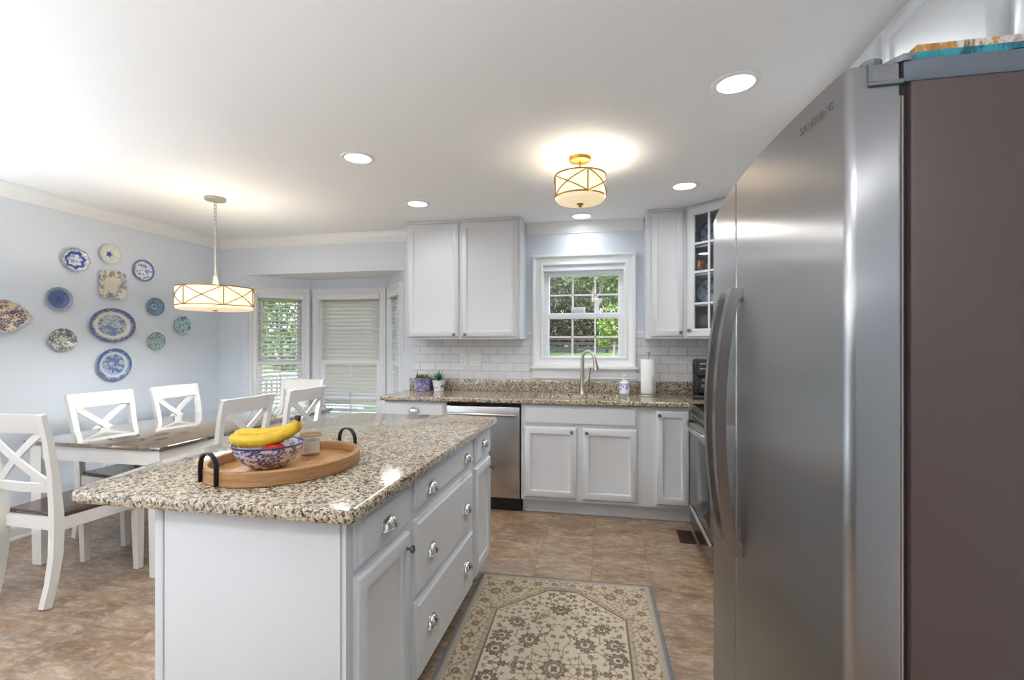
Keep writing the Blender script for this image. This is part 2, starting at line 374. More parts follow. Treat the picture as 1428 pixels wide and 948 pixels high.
def link(name, b, m, parent=None, label=None, cat=None, group=None, kind=None, local=False, sharp=38, loc=None):
    """b (world coordinates unless local) becomes ONE mesh object"""
    bm = b.bm
    bmesh.ops.recalc_face_normals(bm, faces=bm.faces)
    me = bpy.data.meshes.new(name); o = bpy.data.objects.new(name, me)
    if parent: o.parent = parent
    if loc is not None: o.location = loc
    if not local: bmesh.ops.transform(bm, matrix=base_matrix(o).inverted(), verts=bm.verts)
    for f in bm.faces: f.smooth = True
    bm.to_mesh(me); bm.free(); me.set_sharp_from_angle(angle=math.radians(sharp)); me.materials.append(M[m] if isinstance(m, str) else m)
    COL.objects.link(o); return props(o, label, cat, group, kind)
def thing(name, label, cat, loc=(0,0,0), rz=0, group=None, kind=None):
    o = bpy.data.objects.new(name, None); o.empty_display_size = .1; COL.objects.link(o); o.location = loc; o.rotation_euler = (0,0,rz)
    return props(o, label, cat, group, kind)
def one(name, b, m, label, cat, loc=(0,0,0), **kw): return link(name, b, m, None, label, cat, loc=loc, **kw)
def dup(root, loc, rz, label, group=None):
    r = root.copy(); COL.objects.link(r); r.location = loc; r.rotation_euler = (0,0,rz); r['label'] = label
    if group: r['group'] = group
    def rec(src, dst):
        for ch in list(src.children):
            c = ch.copy(); COL.objects.link(c); c.parent = dst; rec(ch, c)
    rec(root, r); return r
def grid_mesh(name, verts, faces, cols, m, parent=None, loc=None, smooth=True, sharp=40, **kw):
    me = bpy.data.meshes.new(name); o = bpy.data.objects.new(name, me)
    if parent: o.parent = parent
    if loc is not None: o.location = loc
    v = np.asarray(verts, float)
    mw = np.array(base_matrix(o).inverted()); v = v @ mw[:3,:3].T + mw[:3,3]
    me.from_pydata(v.tolist(), [], faces if isinstance(faces, list) else faces.tolist())
    if cols is not None:
        c = np.asarray(cols, float); ca = me.color_attributes.new('Col', 'FLOAT_COLOR', 'POINT'); ca.data.foreach_set('color', np.c_[c[:, :3], np.ones(len(c))].astype('f').ravel())
    me.polygons.foreach_set('use_smooth', [smooth]*len(me.polygons)); me.update()
    if smooth: me.set_sharp_from_angle(angle=math.radians(sharp))
    me.materials.append(M[m]); COL.objects.link(o); return props(o, **kw)
def nlin(a):
    a = np.asarray(a, float)/255; return np.where(a <= .04045, a/12.92, ((a+.055)/1.055)**2.4)
def text(s, f, s0, z0, c, size, name, m, parent, extrude=.0006, warp=None, stretch=1.0, space=1.0):
    cu = bpy.data.curves.new(name, 'FONT'); cu.body = s; cu.size = size; cu.extrude = extrude; cu.space_character = space; cu.resolution_u = 3
    t = bpy.data.objects.new(name+'_tmp', cu); me = bpy.data.meshes.new_from_object(t)
    bpy.data.objects.remove(t); b = B(); b.bm.from_mesh(me); bpy.data.meshes.remove(me)
    for v in b.bm.verts:
        p = f.P(s0 + v.co.x*stretch, z0 + v.co.y, c + v.co.z); v.co = warp(p) if warp else p
    return link(name, b, m, parent)
# ------------------------------------------------------------------ room shell
XL, XR, YB, YF, H = -4.03, 1.22, 4.38, -3.4, 2.44
BX0, BX1, BC0, BC1, BY, BZ = -3.74, -1.95, -3.27, -2.33, 4.85, 2.073
FB = lambda y: Fr((0,y,0), (1,0,0), (0,-1,0))
FRW = lambda x: Fr((x,0,0), (0,1,0), (-1,0,0))
FL = Fr((XL,0,0), (0,1,0), (1,0,0))
FBL = Fr((BX0,YB,0), (BC0-BX0, BY-YB, 0), (BY-YB, -(BC0-BX0), 0)); LBL = math.hypot(BC0-BX0, BY-YB)
FBR = Fr((BX1,YB,0), (BC1-BX1, BY-YB, 0), (-(BY-YB), (BC1-BX1), 0)); LBR = math.hypot(BC1-BX1, BY-YB)
FBC = FB(BY)
def struct(name, b, m, **kw): return link(name, b, m, kind='structure', **kw)
def wall(name, f, s0, s1, z0, z1, th, holes, m='wall'):
    b = B(); xs = s0
    for h0, h1, a, c in sorted(holes):
        b.box(f, xs, h0, z0, z1, -th, 0)
        if a > z0: b.box(f, h0, h1, z0, a, -th, 0)
        if c < z1: b.box(f, h0, h1, c, z1, -th, 0)
        xs = h1
    b.box(f, xs, s1, z0, z1, -th, 0); return struct(name, b, m)
b = B(); b.wb(XL-.12, XR+.12, YF-.12, YB+.0, -.12, 0); b.loft([[Vector((x,y,z)) for x, y in ((BX0-.05,YB),(BX1+.05,YB),(BC1+.05,BY+.05),(BC0-.05,BY+.05))] for z in (-.12, 0)]); struct('floor', b, 'floor')
b = B(); b.wb(XL-.12, XR+.12, YF-.12, YB+.12, H, H+.08); struct('ceiling', b, 'ceiling')
SW = (-.603, .136, 1.18, 2.025)
wall('wall_left', FL, YF-.12, YB+.12, 0, H, .12, [])
wall('wall_back', FB(YB), XL, XR+.12, 0, H, .12, [(BX0, BX1, 0, BZ), SW])
wall('wall_right', FRW(XR), YF-.12, YB, 0, H, .12, [])
wall('wall_front', Fr((0,YF,0), (1,0,0), (0,1,0)), XL, XR, 0, H, .12, [], 'backwall')
ZB = .42
HL, HC, HR = (.118, .580, ZB+.07, 1.885), (-3.165, -2.430, ZB+.07, 1.885), (.115, LBR-.07, ZB+.07, 1.885)
wall('wall_bay_left', FBL, 0, LBL+.03, 0, BZ+.05, .10, [HL]); wall('wall_bay_back', FBC, BC0-.02, BC1+.02, 0, BZ+.05, .10, [HC]); wall('wall_bay_right', FBR, 0, LBR+.03, 0, BZ+.05, .10, [HR])
b = B(); b.loft([[Vector((x,y,z)) for x, y in ((BX0,YB+.001),(BX1,YB+.001),(BC1,BY),(BC0,BY))] for z in (BZ-.006, BZ+.06)]); struct('ceiling_bay', b, 'trim')
crown = [(0,2.345),(.010,2.345),(.013,2.358),(.022,2.366),(.050,2.402),(.056,2.420),(.068,2.424),(.070,H-.001),(0,H-.001)]
b = B(); b.extrude(FL, crown, YF, YB); struct('trim_1', b, 'trim')
b = B(); b.extrude(FB(YB), crown, XL, -1.795); struct('trim_2', b, 'trim')
b = B(); b.extrude(FB(YB), crown, -.746, .292); struct('trim_3', b, 'trim')
basep = [(0,0),(.026,0),(.026,.008),(.020,.018),(.014,.020),(.014,.085),(.008,.098),(0,.104)]
b = B(); b.extrude(FL, basep, YF, YB); struct('baseboard_left', b, 'trim')
b = B(); b.extrude(FB(YB), basep, XL, BX0); struct('baseboard_back', b, 'trim')
b = B(); f = FB(YB); T = .008
b.box(f, -1.856, -.689, 1.02, 1.44, 0, T); b.box(f, .228, XR, 1.02, 1.44, 0, T); b.box(f, -.689, .228, 1.02, 1.05, 0, T)
f2 = FRW(XR); b.box(f2, 1.75, YB-T, 1.02, 1.44, 0, T); struct('trim_4', b, 'tile')
b = B()
for a0, a1 in ((-1.856,-.70), (.235,XR)): b.box(f, a0, a1, 1.435, 1.455, 0, .014, .004)
struct('trim_5', b, 'whitegloss')

# windows: casing, sashes, muntins, panes
def casing(f, s0, s1, z0, z1, w, legs=True):
    """moulded picture-frame casing with mitred corners (outer rectangle s0..s1, z0..z1)"""
    b = B(); prof = [(0,0),(0,.030),(.005,.035),(.016,.035),(.024,.026),(.030,.021),(w-.026,.013),(w-.020,.017),(w-.006,.017),(w,.010),(w,0)]
    b.loft([[f.P(s0+i,z0+i,c), f.P(s1-i,z0+i,c), f.P(s1-i,z1-i,c), f.P(s0+i,z1-i,c)] for i, c in prof + prof[:1]], False, False)
    bmesh.ops.remove_doubles(b.bm, verts=b.bm.verts, dist=1e-5); return b
def sash(b, f, s0, s1, z0, z1, c, w, vm, hm, mw=.014):
    t = .03
    b.loft([[f.P(s0+i,z0+j,c+k), f.P(s1-i,z0+j,c+k), f.P(s1-i,z1-j,c+k), f.P(s0+i,z1-j,c+k)] for i, j, k in ((0,0,-t),(0,0,0),(w-.008,w-.008,0),(w,w,-.008),(w,w,-t),(0,0,-t))], False, False)
    bmesh.ops.remove_doubles(b.bm, verts=b.bm.verts, dist=1e-5)
    for s in vm: b.box(f, s-mw/2, s+mw/2, z0+w, z1-w, c-.022, c-.006)
    for z in hm: b.box(f, s0+w, s1-w, z-mw/2, z+mw/2, c-.022, c-.006)
def window(name, f, hole, cas, cw, meet, vm, hm_up, hm_lo, depth, label=None, stool=None):
    s0, s1, z0, z1 = hole; r = thing(name, label, None, f.P((s0+s1)/2, z0, 0), kind='structure')
    link('casing', casing(f, *cas, cw), 'trim', r)
    b = B(); D = depth   # jamb liner
    b.box(f, s0, s0+.014, z0, z1, -D, .008); b.box(f, s1-.014, s1, z0, z1, -D, .008); b.box(f, s0+.014, s1-.014, z1-.014, z1, -D, .008); b.box(f, s0+.014, s1-.014, z0, z0+.014, -D, .008)
    link('jamb', b, 'trim', r)
    a0, a1, e0, e1 = s0+.014, s1-.014, z0+.014, z1-.014
    b = B(); sash(b, f, a0, a1, meet-.018, e1, -D+.045, .046, vm, hm_up); link('upper_sash', b, 'trim', r)
    b = B(); sash(b, f, a0, a1, e0, meet+.018, -D+.078, .046, vm, hm_lo); link('lower_sash', b, 'trim', r)
    b = B(); b.box(f, a0+.04, a1-.04, meet+.02, e1-.04, -D+.028, -D+.031); link('upper_pane', b, 'pane', r)
    b = B(); b.box(f, a0+.04, a1-.04, e0+.04, meet-.02, -D+.061, -D+.064); link('lower_pane', b, 'pane', r)
    if stool:
        t0, t1, zt, za = stool
        b = B(); b.box(f, t0, t1, zt-.024, zt, -.004, .062, .006); link('stool', b, 'trim', r)
        b = B(); b.box(f, t0+.014, t1-.014, za, zt-.024, 0, .016, .004); b.box(f, t0+.014, t1-.014, za, za+.012, .0, .021, .003); link('apron', b, 'trim', r)
    return r
window('window_1', FB(YB), SW, (-.689,.228,1.142,2.153), .092, 1.604, (-.331,-.128), (1.795,), (1.412,), .10, None, (-.704,.243,1.148,1.036))
for n, f, hl, L0, L1 in ((2, FBL, HL, .052, .645), (3, FBC, HC, -3.235, -2.362), (4, FBR, HR, .05, LBR-.005)):
    window('window_%d' % n, f, hl, (L0, L1, ZB, 1.957), .068, 1.150, ((hl[0]+hl[1])/2,), (1.52,), (.80,), .085)

def blind(f, s0, s1, ztop, zbot, tilt, c, label, pitch=.0425, width=.05, gaps=()):
    r = thing('window_blind', label, 'blind', f.P((s0+s1)/2, zbot, c))
    b = B(); b.panel(f, s0-.012, s1+.012, ztop-.062, ztop, [(0,c-.012),(0,c+.032),(.004,c+.037),(.012,c+.037),(.016,c+.034)]); b.box(f, s0-.012, s0-.004, ztop-.062, ztop, c-.04, c); b.box(f, s1+.004, s1+.012, ztop-.062, ztop, c-.04, c); link('valance', b, 'trim', r)
    b = B(); b.box(f, s0, s1, ztop-.05, ztop-.012, c-.045, c-.014); link('headrail', b, 'plastic', r)
    b = B(); z = ztop-.085; i = 0; rr = random.Random(int(s0*100)); yc = c-.028
    while z > zbot+.03:
        ti = gaps[i] if i in gaps else tilt + rr.uniform(-1,1)*2.0
        ti = math.radians(ti); lp = []
        for k in range(5):
            q = (k/4-.5)*width; bow = .006*(1-(2*k/4-1)**2)
            lp.append((yc + q*math.cos(ti) + bow*math.sin(ti), z - q*math.sin(ti) + bow*math.cos(ti)))
        sec = [(a, h) for a, h in lp] + [(a, h-.0028) for a, h in reversed(lp)]
        b.loft([[f.P(s, h, a) for a, h in sec] for s in (s0, s1)]); z -= pitch; i += 1
    link('slats', b, 'slat', r)
    b = B(); b.box(f, s0, s1, zbot, zbot+.018, yc-.025, yc+.025, .004); link('bottom_rail', b, 'slat', r)
    b = B()
    for s in (s0+(s1-s0)*.14, s0+(s1-s0)*.86) + (((s0+s1)/2,) if s1-s0 > .6 else ()):
        for dc in (-.026, .026): b.tube([f.P(s, ztop-.06, yc+dc), f.P(s, zbot+.01, yc+dc)], .0012, 5)
    link('ladder_cords', b, 'cord', r)
    b = B(); b.tube([f.P(s0+.03, ztop-.07, c+.012), f.P(s0+.032, ztop-.62, c+.014)], .004, 8); link('tilt_wand', b, 'plastic', r)
    return r
blind(FBL, .140, .566, 1.897, ZB+.085, 23, .006, 'open white slatted blind with trees and a railing showing through its slats')
blind(FBC, -3.150, -2.444, 1.897, ZB+.085, 60, .006, 'closed wide white slatted blind over the middle window of the bay', gaps={25:38, 27:12, 28:30, 29:24, 31:36})
blind(FBR, .137, LBR-.092, 1.897, ZB+.085, 52, .006, 'white slatted blind seen edge-on in the bay next to the upper cabinet')

# ------------------------------------------------------------------ cabinets
DOOR = [(0,0),(0,.012),(.003,.017),(.010,.021),(.048,.021),(.052,.019),(.058,.009),(.066,.006)]
SLAB = [(0,0),(0,.009),(.004,.011),(.012,.017),(.016,.021)]
def door(root, f, s0, s1, z0, z1, kn=None, name='door', prof=DOOR):
    b = B(); b.panel(f, s0, s1, z0, z1, prof); d = link(name, b, 'cab', root)
    if kn: b = B(); b.knob(f, kn[0], kn[1], .019); link('knob', b, 'knob', d)
    return d
def drawer(root, f, s0, s1, z0, z1, pulls=(), name='drawer', kn=None):
    b = B(); b.panel(f, s0, s1, z0, z1, SLAB); d = link(name, b, 'cab', root)
    for s, z in pulls: b = B(); b.cup(f, s, z-.012, .019); link('cup_pull', b, 'nickel', d)
    return d
# island
FI = Fr((-.708,0,0), (0,1,0), (1,0,0)); IX0, IY0, IY1 = -1.300, 1.207, 2.800
r = thing('kitchen_island', 'white kitchen island cabinet with cup pulls under a speckled stone top', 'island', (-1.0, 2.0, 0))
b = B(); b.wb(IX0, -.708, IY0, IY1, .10, .876); link('body', b, 'cab', r)
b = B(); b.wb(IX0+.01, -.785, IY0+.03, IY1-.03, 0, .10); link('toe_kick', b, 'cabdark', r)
b = B(); b.wb(IX0-.028, IX0, IY0-.008, IY0+.034, 0, .876, .002); link('corner_post', b, 'cab', r)
fe = Fr((0,IY0,0), (1,0,0), (0,-1,0))
b = B(); b.box(fe, IX0+.004, -.722, 0.0, .872, 0, .006, .002); link('end_panel', b, 'cab', r)
drawer(r, FI, 1.242, 1.598, .712, .862, [(1.425,.783)])
door(r, FI, 1.242, 1.598, .116, .690, (1.568,.640))
drawer(r, FI, 1.660, 2.398, .735, .862, [(1.800,.790),(2.275,.790)]); drawer(r, FI, 1.660, 2.398, .420, .700, [(1.800,.545),(2.275,.545)]); drawer(r, FI, 1.660, 2.398, .106, .398, [(1.800,.262),(2.275,.262)])
drawer(r, FI, 2.458, 2.772, .712, .862, [(2.612,.795)]); door(r, FI, 2.458, 2.772, .116, .690, (2.738,.632))
def spline(pts, n=8):
    out = []; P = [Vector((*p,0)) for p in pts]
    for i in range(len(P)-1):
        a, b_, c, d = P[max(i-1,0)], P[i], P[i+1], P[min(i+2,len(P)-1)]
        for k in range(n):
            t = k/n; out.append(tuple((.5*((2*b_) + (c-a)*t + (2*a-5*b_+4*c-d)*t*t + (3*b_-a-3*c+d)*t**3))[:2]))
    out.append(tuple(P[-1][:2])); return out
def arc(cx, cy, r, a0, a1, n=6): return [(cx+r*math.cos(a0+(a1-a0)*k/n), cy+r*math.sin(a0+(a1-a0)*k/n)) for k in range(n+1)]
pl = arc(-.685, 1.172, .032, -PI/2, 0) + arc(-.685, 2.785, .03, 0, PI/2) + spline([(-1.44,2.815),(-1.53,2.80),(-1.585,2.72),(-1.625,2.55),(-1.668,2.15),(-1.680,1.80),(-1.648,1.48),(-1.595,1.205),(-1.582,1.165),(-1.555,1.142),(-1.50,1.140)], 5)
b = B(); b.poly_z(pl, .877, .914, .011); one('island_worktop', b, 'granite', 'speckled stone island worktop with a bowed seating overhang, under the wooden tray', 'worktop', (-1.15,2,.877))

# back run
FD = FB(3.790)   # cabinet face frames; fronts stand 19 mm proud
def base(name, label, x0, x1, loc=None, toe=True, bottom=.115):
    r = thing(name, label, 'base cabinet', ((x0+x1)/2, 3.79, 0)); b = B(); b.wb(x0, x1, 3.79, YB-.003, bottom, .876); link('body', b, 'cab', r)
    if toe:
        b = B(); b.wb(x0, x1, 3.862, 3.90, 0, bottom); b.wb(x0, x1, 3.850, 3.862, 0, .018, .004); link('toe_kick', b, 'cab', r)
    return r
r = base('base_cabinet', 'white base cabinet with one cup-pull drawer beside the dishwasher', -1.866, -1.314)
drawer(r, FD, -1.845, -1.332, .733, .862, [(-1.594,.800)]); door(r, FD, -1.845, -1.332, .135, .712, (-1.37,.66))
r = base('sink_cabinet', 'white sink base cabinet with false drawer and two panelled doors', -.690, .232)
drawer(r, FD, -.664, .206, .715, .860, name='false_drawer'); door(r, FD, -.664, -.250, .140, .694, (-.288,.664)); door(r, FD, -.208, .206, .140, .694, (-.172,.664))
r = base('corner_cabinet', 'narrow white corner base cabinet with one tall door next to the range', .2325, .640)
door(r, FD, .342, .582, .140, .848, (.366,.815))
# dishwasher
FW = FB(3.768); r = thing('dishwasher', 'stainless steel dishwasher with a bar handle and black kick plate', 'dishwasher', (-1.0,3.78,0))
b = B(); b.wb(-1.308, -.697, 3.79, YB-.02, .10, .868); link('tub', b, 'black', r)
b = B(); b.panel(FW, -1.306, -.702, .118, .845, [(0,-.022),(0,-.006),(.002,-.002),(.006,0)]); link('door', b, 'steeldw', r)
b = B(); b.box(FW, -1.306, -.702, .846, .868, -.022, -.006); link('control_edge', b, 'blackgloss', r)
b = B(); b.tube([FW.P(-1.285,.790,.052), FW.P(-1.2,.789,.056), FW.P(-1.0,.788,.058), FW.P(-.8,.787,.056), FW.P(-.722,.786,.052)], .0115, 14)
for s in (-1.265,-.742): b.tube([FW.P(s,.789,0), FW.P(s,.789,.052)], .010, 12)
link('handle', b, 'steelh', r)
b = B(); b.wb(-1.306, -.700, 3.83, 3.845, .004, .10); link('kick_plate', b, 'black', r)
# worktop with the sink cut out
def cutslab(b, outer, inner, z0, z1):
    (x0,x1,y0,y1), (a0,a1,c0,c1) = outer, inner
    lo = lambda z, d: [Vector((x0+d,y0+d,z)), Vector((x1-d,y0+d,z)), Vector((x1-d,y1-d,z)), Vector((x0+d,y1-d,z))]
    li = lambda z: [Vector((a0,c0,z)), Vector((a1,c0,z)), Vector((a1,c1,z)), Vector((a0,c1,z))]
    b.loft([li(z0), lo(z0,.008), lo(z0+.009,0), lo(z1-.009,0), lo(z1,.008), li(z1), li(z0)], False, False); bmesh.ops.remove_doubles(b.bm, verts=b.bm.verts, dist=1e-5)
SK = (-.63, .135, 3.86, 4.185)
r = thing('kitchen_worktop', 'speckled stone worktop along the window wall, with the sink set in it', 'worktop', (-.5,4.05,.877))
b = B(); cutslab(b, (-1.886, .575, 3.742, YB-.002), SK, .877, .914); b.box(WORLD, .575, XR-.002, .877, .914, 3.706, YB-.002); link('slab', b, 'granite', r)
b = B(); b.box(FB(YB), -1.886, XR-.03, .914, 1.020, .002, .024, .003); one('stone_upstand', b, 'granite', 'speckled stone upstand strip along the wall behind the worktop and faucet', 'upstand', (-.5,4.365,.914))
b = B(); x0,x1,y0,y1 = SK
b.loft([[Vector((x0-k+d,y0-k+d,z)), Vector((x1+k-d,y0-k+d,z)), Vector((x1+k-d,y1+k-d,z)), Vector((x0-k+d,y1+k-d,z))] for k, d, z in ((.02,0,.8765),(.0,0,.8765),(0,.006,.80),(0,.012,.735),(0,.03,.72))] , False, True)
r = thing('kitchen_sink', 'undermounted stainless sink basin below the window', 'sink', (-.25,4.02,.72)); link('basin', b, 'steelh', r)
b = B(); b.lz(-.25,4.04,.721,[(.045,0),(.045,.003),(.036,.004),(.032,.001),(.008,.001)],24); link('drain', b, 'satin', r)
# uppers
FU = FB(4.075)
def upper(name, label, x0, x1, z0=1.392, z1=H-.002):
    r = thing(name, label, 'wall cabinet', ((x0+x1)/2, 4.2, z0)); b = B(); b.wb(x0, x1, 4.075, YB-.002, z0, z1); link('body', b, 'cab', r); return r
r = upper('wall_cabinet', 'white two-door wall cabinet between the bay and the sink window', -1.793, -.750)
door(r, FU, -1.776, -1.296, 1.408, 2.416, (-1.335,1.432)); door(r, FU, -1.276, -.775, 1.408, 2.416, (-1.236,1.432))
b = B(); b.wb(-1.793, -.750, 4.062, 4.075, 2.418, H-.002, .003); link('top_rail', b, 'cab', r)
r = upper('wall_cabinet', 'white single-door wall cabinet beside the glass-fronted corner cabinet', .297, .603)
door(r, FU, .330, .582, 1.408, 2.416, (.556,1.442))
b = B(); b.wb(.297, .603, 4.062, 4.075, 2.418, H-.002, .003); link('top_rail', b, 'cab', r)
# corner glass cabinet
P0, P1 = Vector((.6045,4.06,0)), Vector((.90,3.765,0)); FG = Fr(P0, P1-P0, (-1,-1,0)); LG = (P1-P0).length
r = thing('corner_cabinet', 'diagonal corner wall cabinet with a glass-paned door showing blue plates and copper mugs', 'wall cabinet', (.9,4.1,1.392))
z0, z1 = 1.392, H-.002
b = B(); out = [(.6045,4.062),(.6045,YB-.01),(XR-.01,YB-.01),(XR-.01,3.767),(.902,3.767)]
inn = [(.622,4.075),(.622,YB-.026),(XR-.026,YB-.026),(XR-.026,3.785),(.915,3.785)]
n = len(out)
for i in range(n-1):
    b.loft([[Vector((*out[i],z)), Vector((*out[i+1],z)), Vector((*inn[i+1],z)), Vector((*inn[i],z))] for z in (z0,z1)])
for za, zb in ((z0,z0+.018),(z1-.04,z1)): b.loft([[Vector((*p,z)) for p in out] for z in (za,zb)])
link('body', b, 'cab', r)
SH = [1.662, 1.908, 2.130]
for z in SH:
    b = B(); b.loft([[Vector((*p,q)) for p in [(.66,4.085),(.625,4.12),(.625,YB-.03),(XR-.03,YB-.03),(XR-.03,3.81),(.95,3.80)]] for q in (z-.016,z)]); link('shelf', b, 'cab', r)
b = B()   # face frame + door frame with muntins
b.box(FG, 0, .030, z0, z1, -.018, 0); b.box(FG, LG-.030, LG, z0, z1, -.018, 0); b.box(FG, .03, LG-.03, z0, z0+.014, -.018, 0); b.box(FG, .03, LG-.03, z1-.022, z1, -.018, 0); link('face_frame', b, 'cab', r)
d0, d1, e0, e1 = .018, LG-.018, 1.406, 2.418; w = .062
b = B(); b.loft([[FG.P(d0+i,e0+i,c), FG.P(d1-i,e0+i,c), FG.P(d1-i,e1-i,c), FG.P(d0+i,e1-i,c)] for i, c in ((0,.001),(0,.014),(.006,.02),(w-.008,.02),(w,.012),(w,.001),(0,.001))], False, False); bmesh.ops.remove_doubles(b.bm, verts=b.bm.verts, dist=1e-5)
dr = link('door', b, 'cab', r)
b = B(); mid = (d0+d1)/2
b.box(FG, mid-.008, mid+.008, e0+w, e1-w, .004, .016)
for z in (1.664, 1.910, 2.132): b.box(FG, d0+w, d1-w, z-.008, z+.008, .004, .016)
link('muntins', b, 'cab', dr)
b = B(); b.box(FG, d0+w-.004, d1-w+.004, e0+w-.004, e1-w+.004, .002, .004); link('pane', b, 'darkglass', dr)
b = B(); b.knob(FG, d0+.03, e0+.05, .02); link('knob', b, 'knob', dr)
# right wall uppers
FX = FRW(.927)
def rupper(label, y0, y1, z0, doors):
    r = thing('wall_cabinet', label, 'wall cabinet', (1.07,(y0+y1)/2,z0)); b = B(); b.wb(.927, XR-.002, y0, y1, z0, H-.002); link('body', b, 'cab', r)
    for a, c in doors: door(r, FX, a, c, z0+.014, H-.024)
    return r
rupper('white wall cabinet above the refrigerator with panelled doors', .80, 1.886, 1.83, [(.815,1.318),(1.348,1.868)])
rupper('white wall cabinet in the row beyond the one above the refrigerator', 1.888, 2.93, 1.392, [(1.904,2.40),(2.42,2.915)])
rupper('small white wall cabinet over the range', 2.932, 3.70, 1.86, [(2.948,3.31),(3.33,3.69)])
# ------------------------------------------------------------------ refrigerator
RY0, RY1, RS = .770, 1.680, 1.266
def xf(y): return .303 + .030*abs((y-1.225)/.455)**2.2
def rfront(y0, y1, r0, r1, n=22):
    """plan outline of a barrel-fronted door from y0 to y1 with corner radii"""
    pts = []
    for k in range(n+1):
        y = y0+r0 + (y1-r1-y0-r0)*k/n; pts.append((xf(y), y))
    a = [(xf(y0+r0)+r0*(1-math.cos(t)), y0+r0-r0*math.sin(t)) for t in (PI/2*k/6 for k in range(6,0,-1))]
    c = [(xf(y1-r1)+r1*(1-math.cos(t)), y1-r1+r1*math.sin(t)) for t in (PI/2*k/6 for k in range(1,7))]
    return [(.397,y0)] + a + pts + c + [(.397,y1)]
r = thing('refrigerator', 'tall stainless side-by-side refrigerator with curved handles and taupe side panel', 'refrigerator', (.75,1.225,0))
b = B(); b.wb(.412, 1.15, RY0, RY1, .03, 1.717, .003); link('cabinet', b, 'fridgeside', r)
b = B(); b.wb(.405, 1.13, RY0+.004, RY1-.004, 1.718, 1.750, .004); link('top_cover', b, 'grey', r)
for x, y in ((.45,.82),(.45,1.63),(1.1,.82),(1.1,1.63)): b = B(); b.lz(x, y, 0, [(.02,0),(.02,.012),(.012,.014),(.012,.032)], 14); link('foot', b, 'rubber', r)
b = B(); b.wb(.40, .412, RY0+.02, RY1-.02, .012, .075); link('toe_grille', b, 'black', r)
dn = B(); dn.poly_z(rfront(RY0, RS-.003, .014, .006)[::-1], .080, 1.745, .004); dn = link('door', dn, 'steel', r, sharp=30)
df = B(); df.poly_z(rfront(RS+.003, RY1, .006, .014)[::-1], .080, 1.745, .004); df = link('door', df, 'steel', r, sharp=30)
b = B(); b.wb(.397, .412, RY0+.012, RY1-.012, .085, 1.735); link('gasket', b, 'gasket', r)
b = B(); b.wb(.398, .401, RY0+.004, RY0+.013, .085, 1.70); b.wb(.4035, .406, RY0+.006, RY0+.013, .085, 1.70); link('gasket_lip', b, 'gasketlight', r)
def rhandle(y, root):
    n = 26; pts = []; 
    for k in range(n+1):
        t = k/n; z = .855 + (1.478-.855)*t; bow = .036*(1-(2*t-1)**2)**.85
        pts.append((xf(y)-.012-bow, y, z))
    b = B(); ww = [.030]*(n+1); b.sweep(pts, ww, .020, (0,1,0))
    for dy in (-.0105, 0, .0105): b.sweep([(p[0]-.011, p[1]+dy, p[2]) for p in pts], .0065, .006, (0,1,0))
    for k in (0, n): b.wb(xf(y)-.014, xf(y)+.002, y-.013, y+.013, pts[k][2]-(.0 if k == 0 else .03), pts[k][2]+(.03 if k == 0 else 0), .003)
    link('handle', b, 'steelhandle', root)
rhandle(1.212, dn); rhandle(1.322, df)
b = B(); b.wb(.352, .42, RY0+.012, RY0+.075, 1.7465, 1.7505, .001); b.lz(.376, RY0+.03, 1.7506, [(.0135,0),(.014,.001),(.014,.010),(.012,.012)], 20)
b.loft([[Vector(p) for p in q] for q in ([(.384,RY0+.016,1.7475),(.384,RY0+.045,1.7475),(.384,RY0+.045,1.752),(.384,RY0+.016,1.752)], [(.404,RY0+.002,1.7475),(.404,RY0+.07,1.7475),(.404,RY0+.07,1.757),(.404,RY0+.002,1.757)], [(.414,RY0+.002,1.7475),(.414,RY0+.07,1.7475),(.414,RY0+.07,1.757),(.414,RY0+.002,1.757)])])
b.loft([[Vector(p) for p in q] for q in ([(.358,RY0-.003,1.718),(.358,RY0+.02,1.718),(.358,RY0+.02,1.7465),(.358,RY0-.003,1.7465)],[(.364,RY0-.003,1.718),(.364,RY0+.02,1.718),(.364,RY0+.02,1.7465),(.364,RY0-.003,1.7465)])])
b.wb(.358, .402, RY0-.003, RY0+.02, 1.714, 1.720, .0005)
link('hinge_cover', b, 'hinge', r)
b = B(); b.wb(.40, .46, RY1-.075, RY1-.012, 1.7505, 1.772, .004); b.lz(.376, RY1-.03, 1.7465, [(.016,0),(.017,.002),(.017,.02),(.014,.023)], 20); link('hinge_cover', b, 'hinge', r)
ft = Fr((0,.900,0), (0,-1,0), (-1,0,0))
text('SAMSUNG', ft, 0, 1.702, .0, .0175, 'badge', 'text', dn, .0004, lambda p: Vector((xf(p.y) - .0003 + p.x*1.0, p.y, p.z)), 1.12, 1.12)
# weathered board on top
bx = thing('wooden_board', 'weathered teal and brown wooden board lying on top of the refrigerator', 'board', (.43,.79,1.7506))
b = B(); lo = []
prof = [(.0,.0)]
def bedge(s): return .001 + .011*max(0, math.sin((s-.05)/.30*PI))**1.5 if .05 < s < .35 else .001
n = 24
lo = [[Vector((.43+.62*k/n, .79, 1.7506 + (bedge(.62*k/n) if .05 < .62*k/n < .35 else .001))), Vector((.43+.62*k/n, .81, 1.7506 + bedge(.62*k/n))), Vector((.43+.62*k/n, .81, 1.7506+.027)), Vector((.43+.62*k/n, .79, 1.7506+.026))] for k in range(n+1)]
b.loft(lo); link('front_edge', b, 'boardedge', bx)
b = B(); b.wb(.43, 1.05, .812, 1.36, 1.7508, 1.7776, .002); link('planks', b, 'board', bx)

